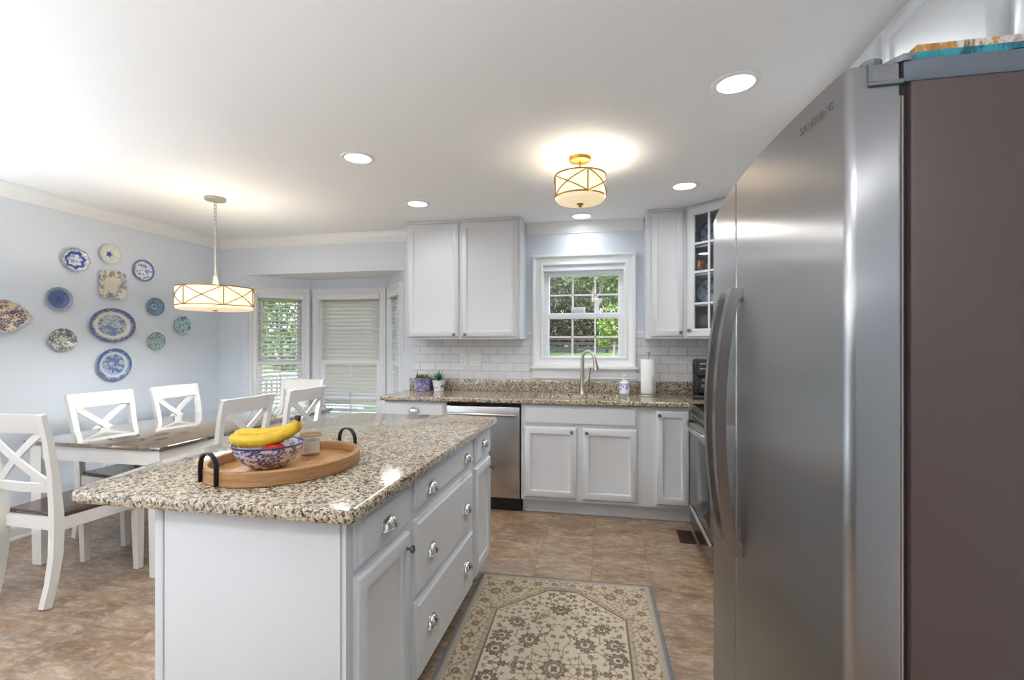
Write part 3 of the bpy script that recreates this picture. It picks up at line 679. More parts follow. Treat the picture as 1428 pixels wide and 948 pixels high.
# ------------------------------------------------------------------ range and the counter beside it
r = thing('kitchen_range', 'stainless slide-in range with black glass top, bowed handle and lower drawer', 'range', (.9,3.32,0))
Y0, Y1 = 2.945, 3.700; FV = FRW(.600)
b = B(); b.wb(.600, XR-.012, Y0, Y1, .03, .895); link('body', b, 'black', r)
b = B(); b.wb(.588, XR-.08, Y0, Y1-.0, .896, .915, .003); link('cooktop', b, 'blackgloss', r)
b = B()
for x, y, q in ((.76,3.14,.10),(.76,3.50,.085),(1.0,3.14,.08),(1.0,3.50,.10)):
    for rr in (q, q*.62): b.tube([(x+rr*math.cos(2*PI*k/40), y+rr*math.sin(2*PI*k/40), .9152) for k in range(40)], .0012, 4, True)
link('burner_rings', b, 'burner', r)
b = B(); b.extrude(FV, [(0,.835),(.018,.835),(.030,.845),(.012,.895),(0,.895)], Y0, Y1); cp = link('control_panel', b, 'ovensteel', r)
b = B(); b.panel(FV, Y0+.002, Y1-.002, .205, .828, [(0,0),(0,.022),(.003,.026),(.05,.026)]); dv = link('oven_door', b, 'ovensteel', r)
b = B(); b.panel(FV, Y0+.05, Y1-.05, .27, .72, [(0,.020),(0,.0265),(.002,.0275)]); link('oven_window', b, 'blackgloss', dv)
n = 20; b = B(); b.tube([FV.P(Y0+.035 + (Y1-Y0-.07)*k/n, .795, .030 + .052*(1-(2*k/n-1)**2)**.6) for k in range(n+1)], .0135, 14); link('handle', b, 'nickel', dv)
b = B(); b.panel(FV, Y0+.002, Y1-.002, .045, .188, [(0,0),(0,.02),(.003,.024),(.02,.024)]); dw = link('storage_drawer', b, 'ovensteel', r)
b = B(); b.extrude(FV, [(.022,.188),(.034,.180),(.036,.172),(.024,.168)], Y0+.01, Y1-.01); link('drawer_lip', b, 'nickel', dw)
b = B(); b.wb(XR-.08, XR-.012, Y0, Y1, .896, 1.06, .006); bp = link('back_panel', b, 'ovensteel', r)
b = B()
for k in range(4): b.lathe(Fr((XR-.08,0,0),(0,1,0),(-1,0,0)).M(Y0+.12+.05*(k % 2)+(.42 if k > 1 else 0), .99, 0), [(.02,0),(.018,.02),(.015,.022)], 18)
link('control_knobs', b, 'black', bp)
r = thing('base_cabinet', 'white base cabinet between the refrigerator and the range', 'base cabinet', (.9,2.3,0))
b = B(); b.wb(.625, XR-.003, 1.72, 2.942, .115, .876); link('body', b, 'cab', r); fq = FRW(.625)
b = B(); b.wb(.70, .74, 1.72, 2.942, 0, .115); link('toe_kick', b, 'cab', r)
for a, c in ((1.74,2.32),(2.34,2.925)): drawer(r, fq, a, c, .733, .862, [((a+c)/2,.80)]); door(r, fq, a, c, .135, .712)
b = B(); b.wb(.575, XR-.002, 1.70, 2.943, .877, .914, .006); one('side_worktop', b, 'granite', 'short speckled stone worktop between the refrigerator and the range', 'worktop', (.9,2.3,.877))

# ------------------------------------------------------------------ things on the counter
r = thing('kitchen_faucet', 'satin nickel gooseneck faucet with pull-down spray head behind the sink', 'faucet', (-.235,4.215,.914))
fx, fy = -.232, 4.235
b = B(); b.lz(fx, fy, .914, [(.030,0),(.030,.006),(.026,.012),(.022,.05),(.019,.11),(.017,.16)], 24); link('base', b, 'satin', r)
pts = [(fx,fy,1.06),(fx,fy,1.15),(fx,fy,1.22)]
R_ = .056
for k in range(1,13): a = PI*k/12*.92; pts.append((fx + (R_ - R_*math.cos(a))*.93, fy - (R_ - R_*math.cos(a))*.42, 1.22 + R_*1.15*math.sin(a)))
ex = pts[-1]; pts.append((ex[0]+.006, ex[1]-.003, ex[2]-.025))
b = B(); b.tube(pts, [.0175,.017,.0155]+[.0145]*13, 14); link('spout', b, 'satin', r)
e = Vector(pts[-1]); d = Vector((.012,-.006,-.085)).normalized(); q = d.orthogonal()
mtx = Matrix.Translation(e) @ d.to_track_quat('Z','Y').to_matrix().to_4x4()
b = B(); b.lathe(mtx, [(.0155,0),(.0165,.012),(.0195,.035),(.0265,.080),(.0265,.090),(.020,.092)], 22); link('spray_head', b, 'satin', r)
b = B(); b.tube([(fx+.01,fy,1.00),(fx+.028,fy-.005,1.03),(fx+.046,fy-.008,1.045)], [.015,.018,.019], 14); b.tube([(fx+.046,fy-.008,1.04),(fx+.056,fy-.008,1.075),(fx+.064,fy-.008,1.145)], [.017,.011,.015], 12); link('lever', b, 'satin', r)
def revolve(name, parent, cx, cy, z, prof, colf, m='glaze', seg=64, **kw):
    """lathe with painted colours: colf(theta[N], i, prof) -> rgb 0..255"""
    V, C = [], []
    for i, (rr, zz) in enumerate(prof):
        th = np.arange(seg)*2*PI/seg; V.append(np.c_[cx+rr*np.cos(th), cy+rr*np.sin(th), np.full(seg, z+zz)]); C.append(colf(th, i/(len(prof)-1), rr, zz))
    V = np.vstack(V); C = np.vstack(C); Fc = [[i*seg+k, i*seg+(k+1) % seg, (i+1)*seg+(k+1) % seg, (i+1)*seg+k] for i in range(len(prof)-1) for k in range(seg)]
    Fc.append(list(range(seg))[::-1]); Fc.append([(len(prof)-1)*seg+k for k in range(seg)])
    return grid_mesh(name, V, Fc, nlin(C), m, parent, **kw)
def resample(prof, n):
    p = np.array(prof, float); d = np.r_[0, np.cumsum(np.hypot(*np.diff(p, axis=0).T))]; t = np.linspace(0, d[-1], n); return list(zip(np.interp(t, d, p[:,0]), np.interp(t, d, p[:,1])))
rs = np.random.RandomState(3)
def blotch(n, seed):
    q = np.random.RandomState(seed); return q.rand(n), q.rand(n), q.rand(n)
def vine(u, v, seed, n, size, su=1., wrap=None):
    """painted flower sprigs: 0..1 ink over the (u, v) sheet (arrays)"""
    q = np.random.RandomState(seed); ink = np.zeros_like(u)
    for k in range(n):
        a, c, s, ph = q.rand(), q.rand(), size*(.6+.8*q.rand()), q.rand()*6.3
        du = u-a
        if wrap: du = (du+.5) % 1.0-.5
        x, y = du*su, v-c; rr = np.hypot(x, y); th = np.arctan2(y, x)
        f = s*(.72+.28*np.cos(5*th+ph)); ink = np.maximum(ink, np.clip((f-rr)/(.25*s), 0, 1)*(1-.75*np.clip((s*.38-rr)/(.15*s), 0, 1)))
    return ink
def mixc(a, b_, t): a, b_ = np.asarray(a, float), np.asarray(b_, float); return a + (b_-a)*np.asarray(t)[:,None]
# soap pump
r = thing('soap_dispenser', 'blue and white ceramic soap pump bottle on the counter beside the sink', 'soap dispenser', (.125,4.245,.914))
prof = resample([(.038,0),(.043,.004),(.044,.06),(.044,.098),(.040,.108),(.022,.120),(.014,.123)], 44)
revolve('bottle', r, .125, 4.245, .914, prof, lambda th, i, rr, zz: mixc((238,240,246), (62,84,160), vine(th/(2*PI), np.full_like(th, zz/.1), 5, 40, .10, 2.5, True)*(.02 < zz < .09) + (abs(zz-.01) < .004)*.8 + (abs(zz-.094) < .003)*.8))
b = B(); b.lz(.125,4.245,1.0375,[(.015,0),(.015,.012),(.006,.014),(.005,.03),(.013,.033),(.013,.042),(.005,.046)],18); b.tube([(.125,4.245,1.075),(.118,4.225,1.072),(.114,4.21,1.066)], [.006,.005,.004], 10); link('pump', b, 'plastic', r)
# paper towels
tx, ty = .318, 4.205
r = thing('paper_towel_holder', 'nickel upright paper towel holder with round base and ball finial', 'paper towel holder', (tx,ty,.914))
b = B(); b.lz(tx,ty,.914,[(.088,0),(.090,.004),(.088,.012),(.07,.016),(.02,.018)],40); link('base', b, 'satin', r)
b = B(); b.lz(tx,ty,.932,[(.006,0),(.006,.31),(.005,.318),(.013,.325),(.016,.335),(.013,.346),(.004,.350)],16); link('post', b, 'satin', r)
b = B(); b.tube([(tx+.030,ty-.072,.928),(tx+.030,ty-.072,1.065),(tx+.034,ty-.064,1.076)], .006, 10); link('tension_arm', b, 'satin', r)
b = B(); b.lz(tx,ty,.933,[(.020,0),(.059,0),(.060,.003),(.060,.285),(.058,.288),(.020,.288),(.020,0)],40,False,False); bmesh.ops.remove_doubles(b.bm, verts=b.bm.verts, dist=1e-5)
one('paper_towel_roll', b, 'paper', 'white roll of paper towels standing on the nickel holder', 'paper towels', (tx,ty,.933))
# coffee maker
r = thing('coffee_maker', 'black drip coffee maker in the counter corner by the refrigerator', 'coffee maker', (.75,4.10,.914))
kx, ky = .752, 4.10; rot = Matrix.Translation((kx,ky,.914)) @ Matrix.Rotation(-.18, 4, 'Z'); fk = Fr((kx,ky,.914), rot.to_3x3() @ Vector((1,0,0)), rot.to_3x3() @ Vector((0,-1,0)))
b = B(); b.box(fk, -.10, .10, .002, .032, -.11, .11, .012); link('base', b, 'black', r)
b = B(); b.box(fk, -.095, .095, .030, .24, -.11, -.03, .012); link('tower', b, 'black', r)
b = B(); b.loft([[fk.P(s*k, z, c) for s, c in [(x*.098, -.11) for x in (-1,1)] + [(.098*math.cos(t), .02+.085*math.sin(t)) for t in (PI*q/10 for q in range(11))]] for z, k in ((.188,.92),(.20,.97),(.27,1.0),(.298,.97),(.312,.84))]); hd = link('brew_head', b, 'black', r)
b = B(); b.box(fk, -.04, .03, .276, .282, .1005, .1075, .002); link('button_strip', b, 'plastic', hd)
b = B()
for k in range(6): b.box(fk, -.038+.0115*k, -.030+.0115*k, .236, .245, .098, .1055)
link('badge', b, 'palemark', hd)
mk = Matrix.Translation(fk.P(0,.033,.035)); b = B(); b.lathe(mk, [(.050,0),(.064,.01),(.072,.05),(.066,.095),(.052,.125),(.054,.137)], 28, True, False); cf = link('carafe', b, 'blackgloss', r)
b = B(); b.lathe(mk, [(.055,.138),(.056,.146),(.02,.15)], 24); link('lid', b, 'black', cf)
b = B(); b.tube([fk.P(.05,.155,.05), fk.P(.085,.15,.075), fk.P(.085,.085,.08), fk.P(.066,.07,.06)], .008, 10); link('handle', b, 'black', cf)
b = B(); b.tube([fk.P(-.08,.03,-.105), fk.P(-.12,.06,-.10), fk.P(-.15,.05,-.09), fk.P(-.145,.012,-.08), fk.P(-.11,.006,-.09), fk.P(-.13,.07,-.125), fk.P(-.14,.12,-.14)], .0035, 8); link('cord', b, 'rubber', r)
# potted plants
def leaf_set(items, seed):
    V, Fc, C = [], [], []; q = random.Random(seed)
    for base_, tip, w, col in items:
        base_, tip = Vector(base_), Vector(tip); d = tip-base_; sd = d.cross(Z); sd = sd.normalized() if sd.length > 1e-5 else Vector((1,0,0)); up = sd.cross(d).normalized(); k = len(V); n = 5
        for i in range(n+1):
            t = i/n; ww = w*math.sin(PI*min(.98, t*.85+.12)); p = base_ + d*t + up*(.10*d.length*math.sin(PI*t)); sh = .8+.4*t
            for s in (-1,1): V.append(p + sd*s*ww/2 + up*.12*ww*0); C.append([min(255, c*sh) for c in col])
        for i in range(n): a = k+2*i; Fc.append([a, a+1, a+3, a+2])
    return np.array(V), Fc, nlin(C)
px, py = -1.715, 4.268
r = thing('potted_plant', 'low leafy plant in a blue and mauve patterned round planter', 'potted plant', (px,py,.914))
prof = resample([(.074,0),(.078,.003),(.080,.10),(.080,.118),(.074,.119),(.073,.098)], 40)
def mosaic(th, i, rr, zz):
    u = np.floor(th/(2*PI)*30); v = math.floor(zz/.012); hsh = np.sin(u*12.9+v*78.2)*43758.5; hsh = hsh-np.floor(hsh)
    pal = np.array([(122,112,156),(160,140,170),(96,96,148),(186,160,176),(134,120,140),(110,120,170)], float); return pal[(hsh*6).astype(int) % 6]
revolve('planter', r, px, py, .914, prof, mosaic, seg=90)
b = B(); b.lz(px,py,1.005,[(.072,0),(.06,.006),(.02,.01)],24); link('soil', b, 'pot', r)
q = random.Random(4); its = []
for k in range(46):
    a, e, l = q.uniform(0,2*PI), q.uniform(.2,1.3), q.uniform(.03,.075); bs = Vector((px+q.uniform(-.05,.05), py+q.uniform(-.05,.05), 1.008+q.uniform(0,.02)))
    its.append((bs, bs+Vector((math.cos(a)*math.cos(e), math.sin(a)*math.cos(e), math.sin(e)))*l, .02, q.choice([(70,112,48),(110,146,60),(160,176,84),(52,88,40),(200,200,120)])))
its += [((px-.055,py-.01,1.01),(px-.075,py-.02,1.085),.010,(84,96,60)), ((px-.04,py-.02,1.03),(px-.06,py-.02,1.115),.012,(70,78,66))]
V, Fc, C = leaf_set(its, 1); grid_mesh('foliage', V, Fc, C, 'leaf', r)
px, py = -1.555, 4.262
r = thing('potted_plant', 'spiky green plant in a small white and blue footed pot', 'potted plant', (px,py,.914))
prof = resample([(.044,0),(.046,.003),(.052,.05),(.058,.085),(.064,.092),(.064,.098),(.056,.098),(.054,.085)], 40)
revolve('pot', r, px, py, .914, prof, lambda th, i, rr, zz: mixc((236,238,243), (52,74,160), np.where((zz > .016) & (zz < .066), np.clip(vine(th/(2*PI), np.full_like(th, zz/.06), 9, 26, .16, 3., True)*1.3, 0, 1), 0)))
b = B(); b.lz(px,py,.998,[(.054,0),(.04,.006),(.015,.008)],24); link('soil', b, 'pot', r)
its = []
for k in range(20):
    a = k*2.4; e = .35+1.1*(k/20); l = .085+.03*math.sin(k*1.7); bs = Vector((px,py,1.004)) + Vector((math.cos(a),math.sin(a),0))*.008
    its.append((bs, bs+Vector((math.cos(a)*math.cos(e), math.sin(a)*math.cos(e), math.sin(e)))*l, .020, q.choice([(62,118,58),(84,140,70),(48,98,50)])))
V, Fc, C = leaf_set(its, 1); grid_mesh('foliage', V, Fc, C, 'leaf', r)
# outlets
def plate(name, label, f, s0, s1, z0, z1, ch):
    r = thing(name, label, 'outlet' if 'outlet' in name else 'light switch', f.P((s0+s1)/2, (z0+z1)/2, 0)); b = B(); b.panel(f, s0, s1, z0, z1, [(0,.0),(0,.004),(.003,.007)]); link('cover_plate', b, 'plastic', r)
    for s, kind in ch:
        zc = (z0+z1)/2
        if kind == 'outlet':
            for dz in (-.02,.02): b = B(); b.lathe(f.M(s, zc+dz, .007), [(.016,0),(.015,.0015)], 20); sk = link('socket', b, 'plastic', r); b = B(); [b.box(f, s+dx-.0012, s+dx+.0012, zc+dz-.005, zc+dz+.005, .0083, .0089) for dx in (-.006,.006)]; link('slots', b, 'rubber', sk)
        else:
            b = B(); b.box(f, s-.006, s+.006, zc-.012, zc+.012, .007, .009); b.box(f, s-.004, s+.004, zc-.002, zc+.012, .009, .018, .001); link('toggle', b, 'plastic', r)
fw = Fr((0,YB-T,0), (1,0,0), (0,-1,0))
plate('wall_outlet', 'single white outlet on the tiled wall under the two-door wall cabinet', fw, -1.385, -1.315, 1.138, 1.252, [(-1.35,'outlet')])
plate('wall_switch', 'double white switch plate on the tiled wall under the two-door wall cabinet', fw, -1.290, -1.172, 1.138, 1.252, [(-1.254,'sw'),(-1.208,'sw')])
plate('wall_outlet', 'white outlet low on the pale blue wall behind the dining table', FL, 3.175, 3.247, .32, .435, [(3.211,'outlet')])
# ornaments on the sash rail of the kitchen window
zr = 1.6225
r = thing('sign_block', 'small white block sign standing on the sash rail of the kitchen window', 'sign', (-.275,4.375,zr))
b = B(); b.wb(-.338, -.215, 4.367, 4.383, zr, zr+.055, .003); link('block', b, 'trim', r)
b = B(); fs = Fr((0,4.367,0),(1,0,0),(0,-1,0)); q = random.Random(2)
for z in (.036,.022,.010):
    s = -.328
    while s < -.235: w_ = q.uniform(.008,.022); b.box(fs, s, min(s+w_,-.225), zr+z, zr+z+.006, 0, .0006); s += w_+.005
link('printing', b, 'darkprint', r)
r = thing('window_ornament', 'pale flared ornament standing on the sash rail in the kitchen window', 'ornament', (-.105,4.375,zr))
b = B(); lo = []
for k in range(15):
    t = k/14; w_ = .026-.014*math.sin(PI*min(1,t*1.25)) + .05*max(0,t-.45)**1.35; dp = .012*(1-.45*t)
    lo.append([Vector((-.105+w_*math.cos(a), 4.375+dp*math.sin(a), zr+.135*t-.018*max(0,t-.7)*(1-abs(math.cos(a)))*3)) for a in (2*PI*j/16 for j in range(16))])
b.loft(lo); link('body', b, 'whitegloss', r)

# inside the glass cabinet
def cabplate(x, y, z, R, label, seed, rz):
    f = Fr((x,y,z), (math.cos(rz),math.sin(rz),0), (math.sin(rz),-math.cos(rz),0)); make_plate('display_plate', label, f, 0, R+.002, 'round', R, R, lambda x_, y_, r_, t_: mixc(mixc((226,232,242),(58,86,160),np.clip(vine((x_+1)/2,(y_+1)/2,seed,30,.07),0,1)), (60,84,150), np.clip((r_-.80)*12,0,1)*.8), 'blue and white plates in the glass cabinet', lean=.12)
def make_plate(name, label, f, s, z, shape, a, c, colf, group=None, lean=0, rot=0):
    nr, ns = 44, 160; th = np.arange(ns)*2*PI/ns
    if shape == 'round': R = np.ones(ns)
    elif shape == 'scallop': R = 1+.025*np.cos(8*th)
    elif shape == 'oct': R = 1/np.maximum.reduce([np.abs(np.cos(th-k*PI/4)) for k in range(4)])*.95*(1-.02*np.cos(8*th))
    elif shape == 'square': R = (np.abs(np.cos(th))**4.6 + np.abs(np.sin(th))**4.6)**(-1/4.6)*(1+.018*np.cos(16*th))
    elif shape == 'diamond': R = (np.abs(np.cos(th))**1.5 + np.abs(np.sin(th))**1.5)**(-1/1.5)*1.04*(1+.02*np.cos(12*th))
    V, C = [], []
    for i in range(nr+1):
        q = i/nr; cz = .010 + .018*np.clip((q-.56)/.44, 0, 1)**.8 + .003*np.clip((.14-abs(q-.60))/.14, 0, 1)
        x, y = R*np.cos(th+0)*q, R*np.sin(th)*q; V.append((x*a, y*c, np.full(ns, cz))); C.append(colf(x/np.maximum(R.max(),1e-6), y/np.maximum(R.max(),1e-6), np.full(ns, q), th))
    for q, cz in ((1.0,.024),(.85,.014),(.62,.003),(.02,.003)): V.append((R*np.cos(th)*q*a, R*np.sin(th)*q*c, np.full(ns, cz))); C.append(np.tile(np.array([(214,216,218)],float),(ns,1)))
    X = np.concatenate([v[0] for v in V]); Y = np.concatenate([v[1] for v in V]); Zc = np.concatenate([v[2] for v in V])
    X, Y = X*math.cos(rot)-Y*math.sin(rot), X*math.sin(rot)+Y*math.cos(rot)
    P = np.array(f.P(s,z,0)) + X[:,None]*np.array(f.a) + Y[:,None]*np.array((0,0,1)) + (Zc - lean*Y)[:,None]*np.array(f.n)
    n = len(V); Fc = [[i*ns+k, i*ns+(k+1) % ns, (i+1)*ns+(k+1) % ns, (i+1)*ns+k] for i in range(n-1) for k in range(ns)] + [[(n-1)*ns+k for k in range(ns)]]
    r = grid_mesh(name, P, Fc, nlin(np.vstack(C)), 'glaze', None, f.P(s,z,0), sharp=50); return props(r, label, 'plate', group)
cabplate(.83,4.20,SH[2],.115,'blue and white plate standing on the top shelf of the glass cabinet',11,-.6)
cabplate(.80,4.17,SH[0],.112,'blue and white plate standing on the lower middle shelf of the glass cabinet',12,-.6)
for k, (x, y) in enumerate(((.705,4.105),(.70,4.225),(.848,4.03))):
    r = thing('copper_mug', ('copper mug by the inner edge of the cabinet pane','copper mug tucked deepest on the glass cabinet shelf','copper mug beside the door muntin in the glass cabinet')[k], 'mug', (x,y,SH[1]), group='copper mugs in the glass cabinet')
    b = B(); b.lz(x,y,SH[1]+.001,[(.040,0),(.047,.008),(.050,.06),(.046,.105),(.048,.108),(.045,.106),(.047,.06),(.043,.01)],28); link('cup', b, 'copper', r)
    b = B(); b.tube([(x+.046,y,SH[1]+.092),(x+.074,y,SH[1]+.084),(x+.076,y,SH[1]+.045),(x+.049,y,SH[1]+.03)], .004, 8); link('handle', b, 'brass', r)
for k, (x, y) in enumerate(((.70,4.135),(.672,4.20))):
    b = B(); b.lz(x,y,SH[0]+.001,[(.026,0),(.026,.003),(.004,.008),(.004,.06),(.024,.08),(.030,.115),(.026,.15),(.025,.15),(.028,.115),(.022,.082)],22); one('wine_glass', b, 'clearglass', ('stemmed glass in front of the standing plate in the corner cabinet','stemmed glass at the back of the corner cabinet shelf')[k], 'glass', (x,y,SH[0]), group='glasses in the corner cabinet')
b = B(); b.lz(.70,4.15,SH[2]+.001,[(.03,0),(.032,.01),(.036,.12),(.034,.12),(.030,.012)],22); one('drinking_glass', b, 'clearglass', 'clear tumbler on the top shelf of the corner cabinet', 'glass', (.70,4.15,SH[2]))
zc = z0+.019; r = thing('wire_basket', 'small cane-lined wire basket on the bottom of the glass cabinet', 'basket', (.74,4.15,zc))
b = B(); b.lz(.74,4.15,zc,[(.07,0),(.085,.085),(.082,.085),(.067,.004)],28); link('lining', b, 'basket', r)
b = B()
for k in range(2): b.tube([(.74+.088*math.cos(t+0)*(.96+.06*k), 4.15+.088*math.sin(t)*(.96+.06*k), zc+.02+.066*k) for t in (2*PI*j/30 for j in range(30))], .002, 6, True)
for k in range(12): a = 2*PI*k/12; b.tube([(.74+.074*math.cos(a),4.15+.074*math.sin(a),zc),(.74+.09*math.cos(a+.3),4.15+.09*math.sin(a+.3),zc+.088)], .0016, 5)
link('wires', b, 'wire', r)
# ------------------------------------------------------------------ on the island
tc, ta = Vector((-1.115,1.511,.914)), math.atan2(.939,.344); TA, TB, TH = .262, .225, .047
def ell(a, c, z, n=64): 
    ca, sa = math.cos(ta), math.sin(ta)
    return [tc + Vector((a*math.cos(t)*ca - c*math.sin(t)*sa, a*math.cos(t)*sa + c*math.sin(t)*ca, z)) for t in (2*PI*k/n for k in range(n))]
r = thing('serving_tray', 'oval wooden serving tray with black iron handles on the island', 'tray', tc)
b = B(); b.loft([ell(TA-.010,TB-.010,.0006), ell(TA-.004,TB-.004,.004), ell(TA-.004,TB-.004,.013), ell(TA-.02,TB-.02,.0135)]); link('base', b, 'tray', r)
b = B(); b.loft([ell(TA-.003,TB-.003,.0015), ell(TA,TB,.005), ell(TA,TB,TH-.003), ell(TA-.003,TB-.003,TH), ell(TA-.018,TB-.018,TH), ell(TA-.021,TB-.021,TH-.003), ell(TA-.021,TB-.021,.0138)], False, False); link('rim', b, 'trayside', r)
for sg in (1, -1):
    dirv = Vector((math.cos(ta),math.sin(ta),0))*sg; sd = Vector((-math.sin(ta),math.cos(ta),0)); pts = []
    hw = .046; off = TA*math.sqrt(1-(hw/TB)**2)+.004
    for k in range(17):
        t = k/16; a = PI*t; x = hw*math.cos(a); zz = .052 + .048*math.sin(a)**.85
        pts.append(tc + dirv*(off+.001) + sd*x + Z*zz)
    pts = [tc + dirv*(off+.001) + sd*hw + Z*.006] + pts + [tc + dirv*(off+.001) - sd*hw + Z*.006]
    b = B(); b.sweep(pts, .014, .0055, dirv); link('handle', b, 'iron', r)
bx_, by_ = -1.150, 1.462
r = thing('fruit_bowl', 'blue and white patterned bowl holding bananas on the wooden tray', 'bowl', (bx_,by_,.928))
def bowlcol(th, i, rr, zz):
    u = th/(2*PI); v = np.full_like(th, zz/.085)
    if i < .54:
        ink = np.maximum(np.maximum(vine(u, v, 21, 46, .145, 4.6, True), vine(u, v, 22, 170, .06, 4.6, True)), vine(u, v, 24, 240, .034, 4.6, True)); c = mixc((222,218,224), (66,66,112), np.clip(ink*1.2,0,1))
    else: ink = vine(u, v, 23, 90, .10, 4.0, True); c = mixc((230,228,232), (60,66,130), np.clip(ink*1.2,0,1))
    return mixc(c, (58,68,142), np.full_like(th, 1.0 if zz > .0775 else 0))
prof = resample([(.045,0),(.049,.002),(.060,.008),(.085,.026),(.104,.052),(.114,.080),(.1155,.083),(.112,.083),(.108,.076),(.098,.052),(.078,.028),(.04,.012),(.005,.010)], 90)
revolve('bowl', r, bx_, by_, .928, prof, bowlcol, seg=240)
cu = (math.cos(-.06), math.sin(-.06))
bn = thing('banana_bunch', 'bunch of ripe yellow bananas lying across the patterned bowl', 'bananas', (bx_,by_,1.0))
def banana(pts, rad, name):
    P2 = [(*p[:2],) for p in pts]; n = 24; ps, rs_ = [], []
    for k in range(n+1):
        t = k/n*(len(pts)-1); i = min(int(t), len(pts)-2); u = t-i
        a, b_, c, d = [Vector(pts[max(0,min(len(pts)-1,j))]) for j in (i-1,i,i+1,i+2)]
        ps.append(.5*((2*b_)+(c-a)*u+(2*a-5*b_+4*c-d)*u*u+(3*b_-a-3*c+d)*u**3)); q = k/n
        rs_.append(rad*(min(1, (.30+ (q/.14)**.7*.70)) if q < .14 else (1 if q < .78 else max(.36, 1-((q-.78)/.16)**1.2*.64))))
    b = B(); b.tube(ps[:-1], rs_[:-1], 10); o = link(name, b, 'banana', bn, sharp=50)
    b = B(); dd = (ps[0]-ps[1]).normalized(); b.tube([ps[0]+dd*.000, ps[0]+dd*.006], [rad*.31, rad*.2], 10); link('blossom_tip', b, 'bananatip', o)
    b = B(); dd = (ps[-2]-ps[-3]).normalized(); b.tube([ps[-2]-dd*.002, ps[-2]+dd*.014], [rad*.40, rad*.46], 10); link('stem', b, 'bananatip', o)
# across the view: the camera's right is (cos, sin) of the yaw
rx = Vector((math.cos(YAW), math.sin(YAW), 0)); fwv = Vector((-math.sin(YAW), math.cos(YAW), 0)); c0 = Vector((bx_,by_,0))
def bp(s, d, z): return tuple(c0 + rx*s + fwv*d + Z*z)
banana([bp(-.118,-.02,1.036), bp(-.075,-.03,1.022), bp(-.01,-.025,1.022), bp(.045,-.005,1.036), bp(.076,.012,1.054), bp(.088,.03,1.086)], .0215, 'banana')
banana([bp(-.122,.010,1.040), bp(-.075,.008,1.038), bp(-.01,.008,1.040), bp(.045,.02,1.048), bp(.078,.030,1.062), bp(.084,.034,1.088)], .0195, 'banana')
banana([bp(-.060,.060,1.036), bp(-.02,.050,1.028), bp(.04,.045,1.036), bp(.078,.044,1.056), bp(.083,.040,1.086)], .018, 'banana')
b = B(); b.lz(bx_+.035, by_-.012, .952, [(.004,.004),(.016,.001),(.029,.012),(.035,.030),(.032,.048),(.018,.058),(.006,.054)], 24); one('apple', b, 'apple', 'red apple mostly hidden under the bananas in the bowl', 'apple', (bx_+.035,by_-.012,.952))
cx, cy = -1.118, 1.652
r = thing('candle_jar', 'glass candle jar with a thin brass lid behind the fruit bowl', 'candle', (cx,cy,.928))
b = B(); b.lz(cx,cy,.928,[(.030,0),(.035,.002),(.037,.006),(.0385,.074),(.0365,.074),(.035,.012),(.004,.010)],32); link('jar', b, 'clearglass', r)
b = B(); b.lz(cx,cy,.9395,[(.0335,0),(.0345,.044),(.02,.043),(.003,.043)],28); link('wax', b, 'wax', r)
b = B(); b.lz(cx,cy,1.0025,[(.036,0),(.041,.001),(.0415,.004),(.036,.006),(.005,.0065)],32); link('lid', b, 'brass', r)

# ------------------------------------------------------------------ dining table and chairs
TX0, TX1, TY0, TY1, TZ = -3.500, -2.500, 2.292, 4.035, .760
r = thing('dining_table', 'long farmhouse dining table with dark wooden top and white legs', 'dining table', ((TX0+TX1)/2,(TY0+TY1)/2,0))
b = B(); b.wb(TX0, TX1, TY0, TY1, TZ-.024, TZ, .004); link('tabletop', b, 'tabletop', r)
b = B(); i = .022
b.wb(TX0+i,TX1-i,TY0+i,TY0+i+.022,TZ-.112,TZ-.0245); b.wb(TX0+i,TX1-i,TY1-i-.022,TY1-i,TZ-.112,TZ-.0245); b.wb(TX0+i,TX0+i+.022,TY0+i+.022,TY1-i-.022,TZ-.112,TZ-.0245); b.wb(TX1-i-.022,TX1-i,TY0+i+.022,TY1-i-.022,TZ-.112,TZ-.0245); link('apron', b, 'chair', r)
for x in (TX0+.080,TX1-.060):
    for y in (TY0+.052,TY1-.052):
        b = B(); b.loft([[Vector((x+a*h,y+c*h,z)) for a,c in ((-1,-1),(1,-1),(1,1),(-1,1))] for z,h in ((.004,.034),(.55,.040),(TZ-.0246,.040))]); lg = link('leg', b, 'chair', r)
        b = B(); b.lz(x,y,0,[(.022,0),(.022,.004)],14); link('glide', b, 'rubber', lg)
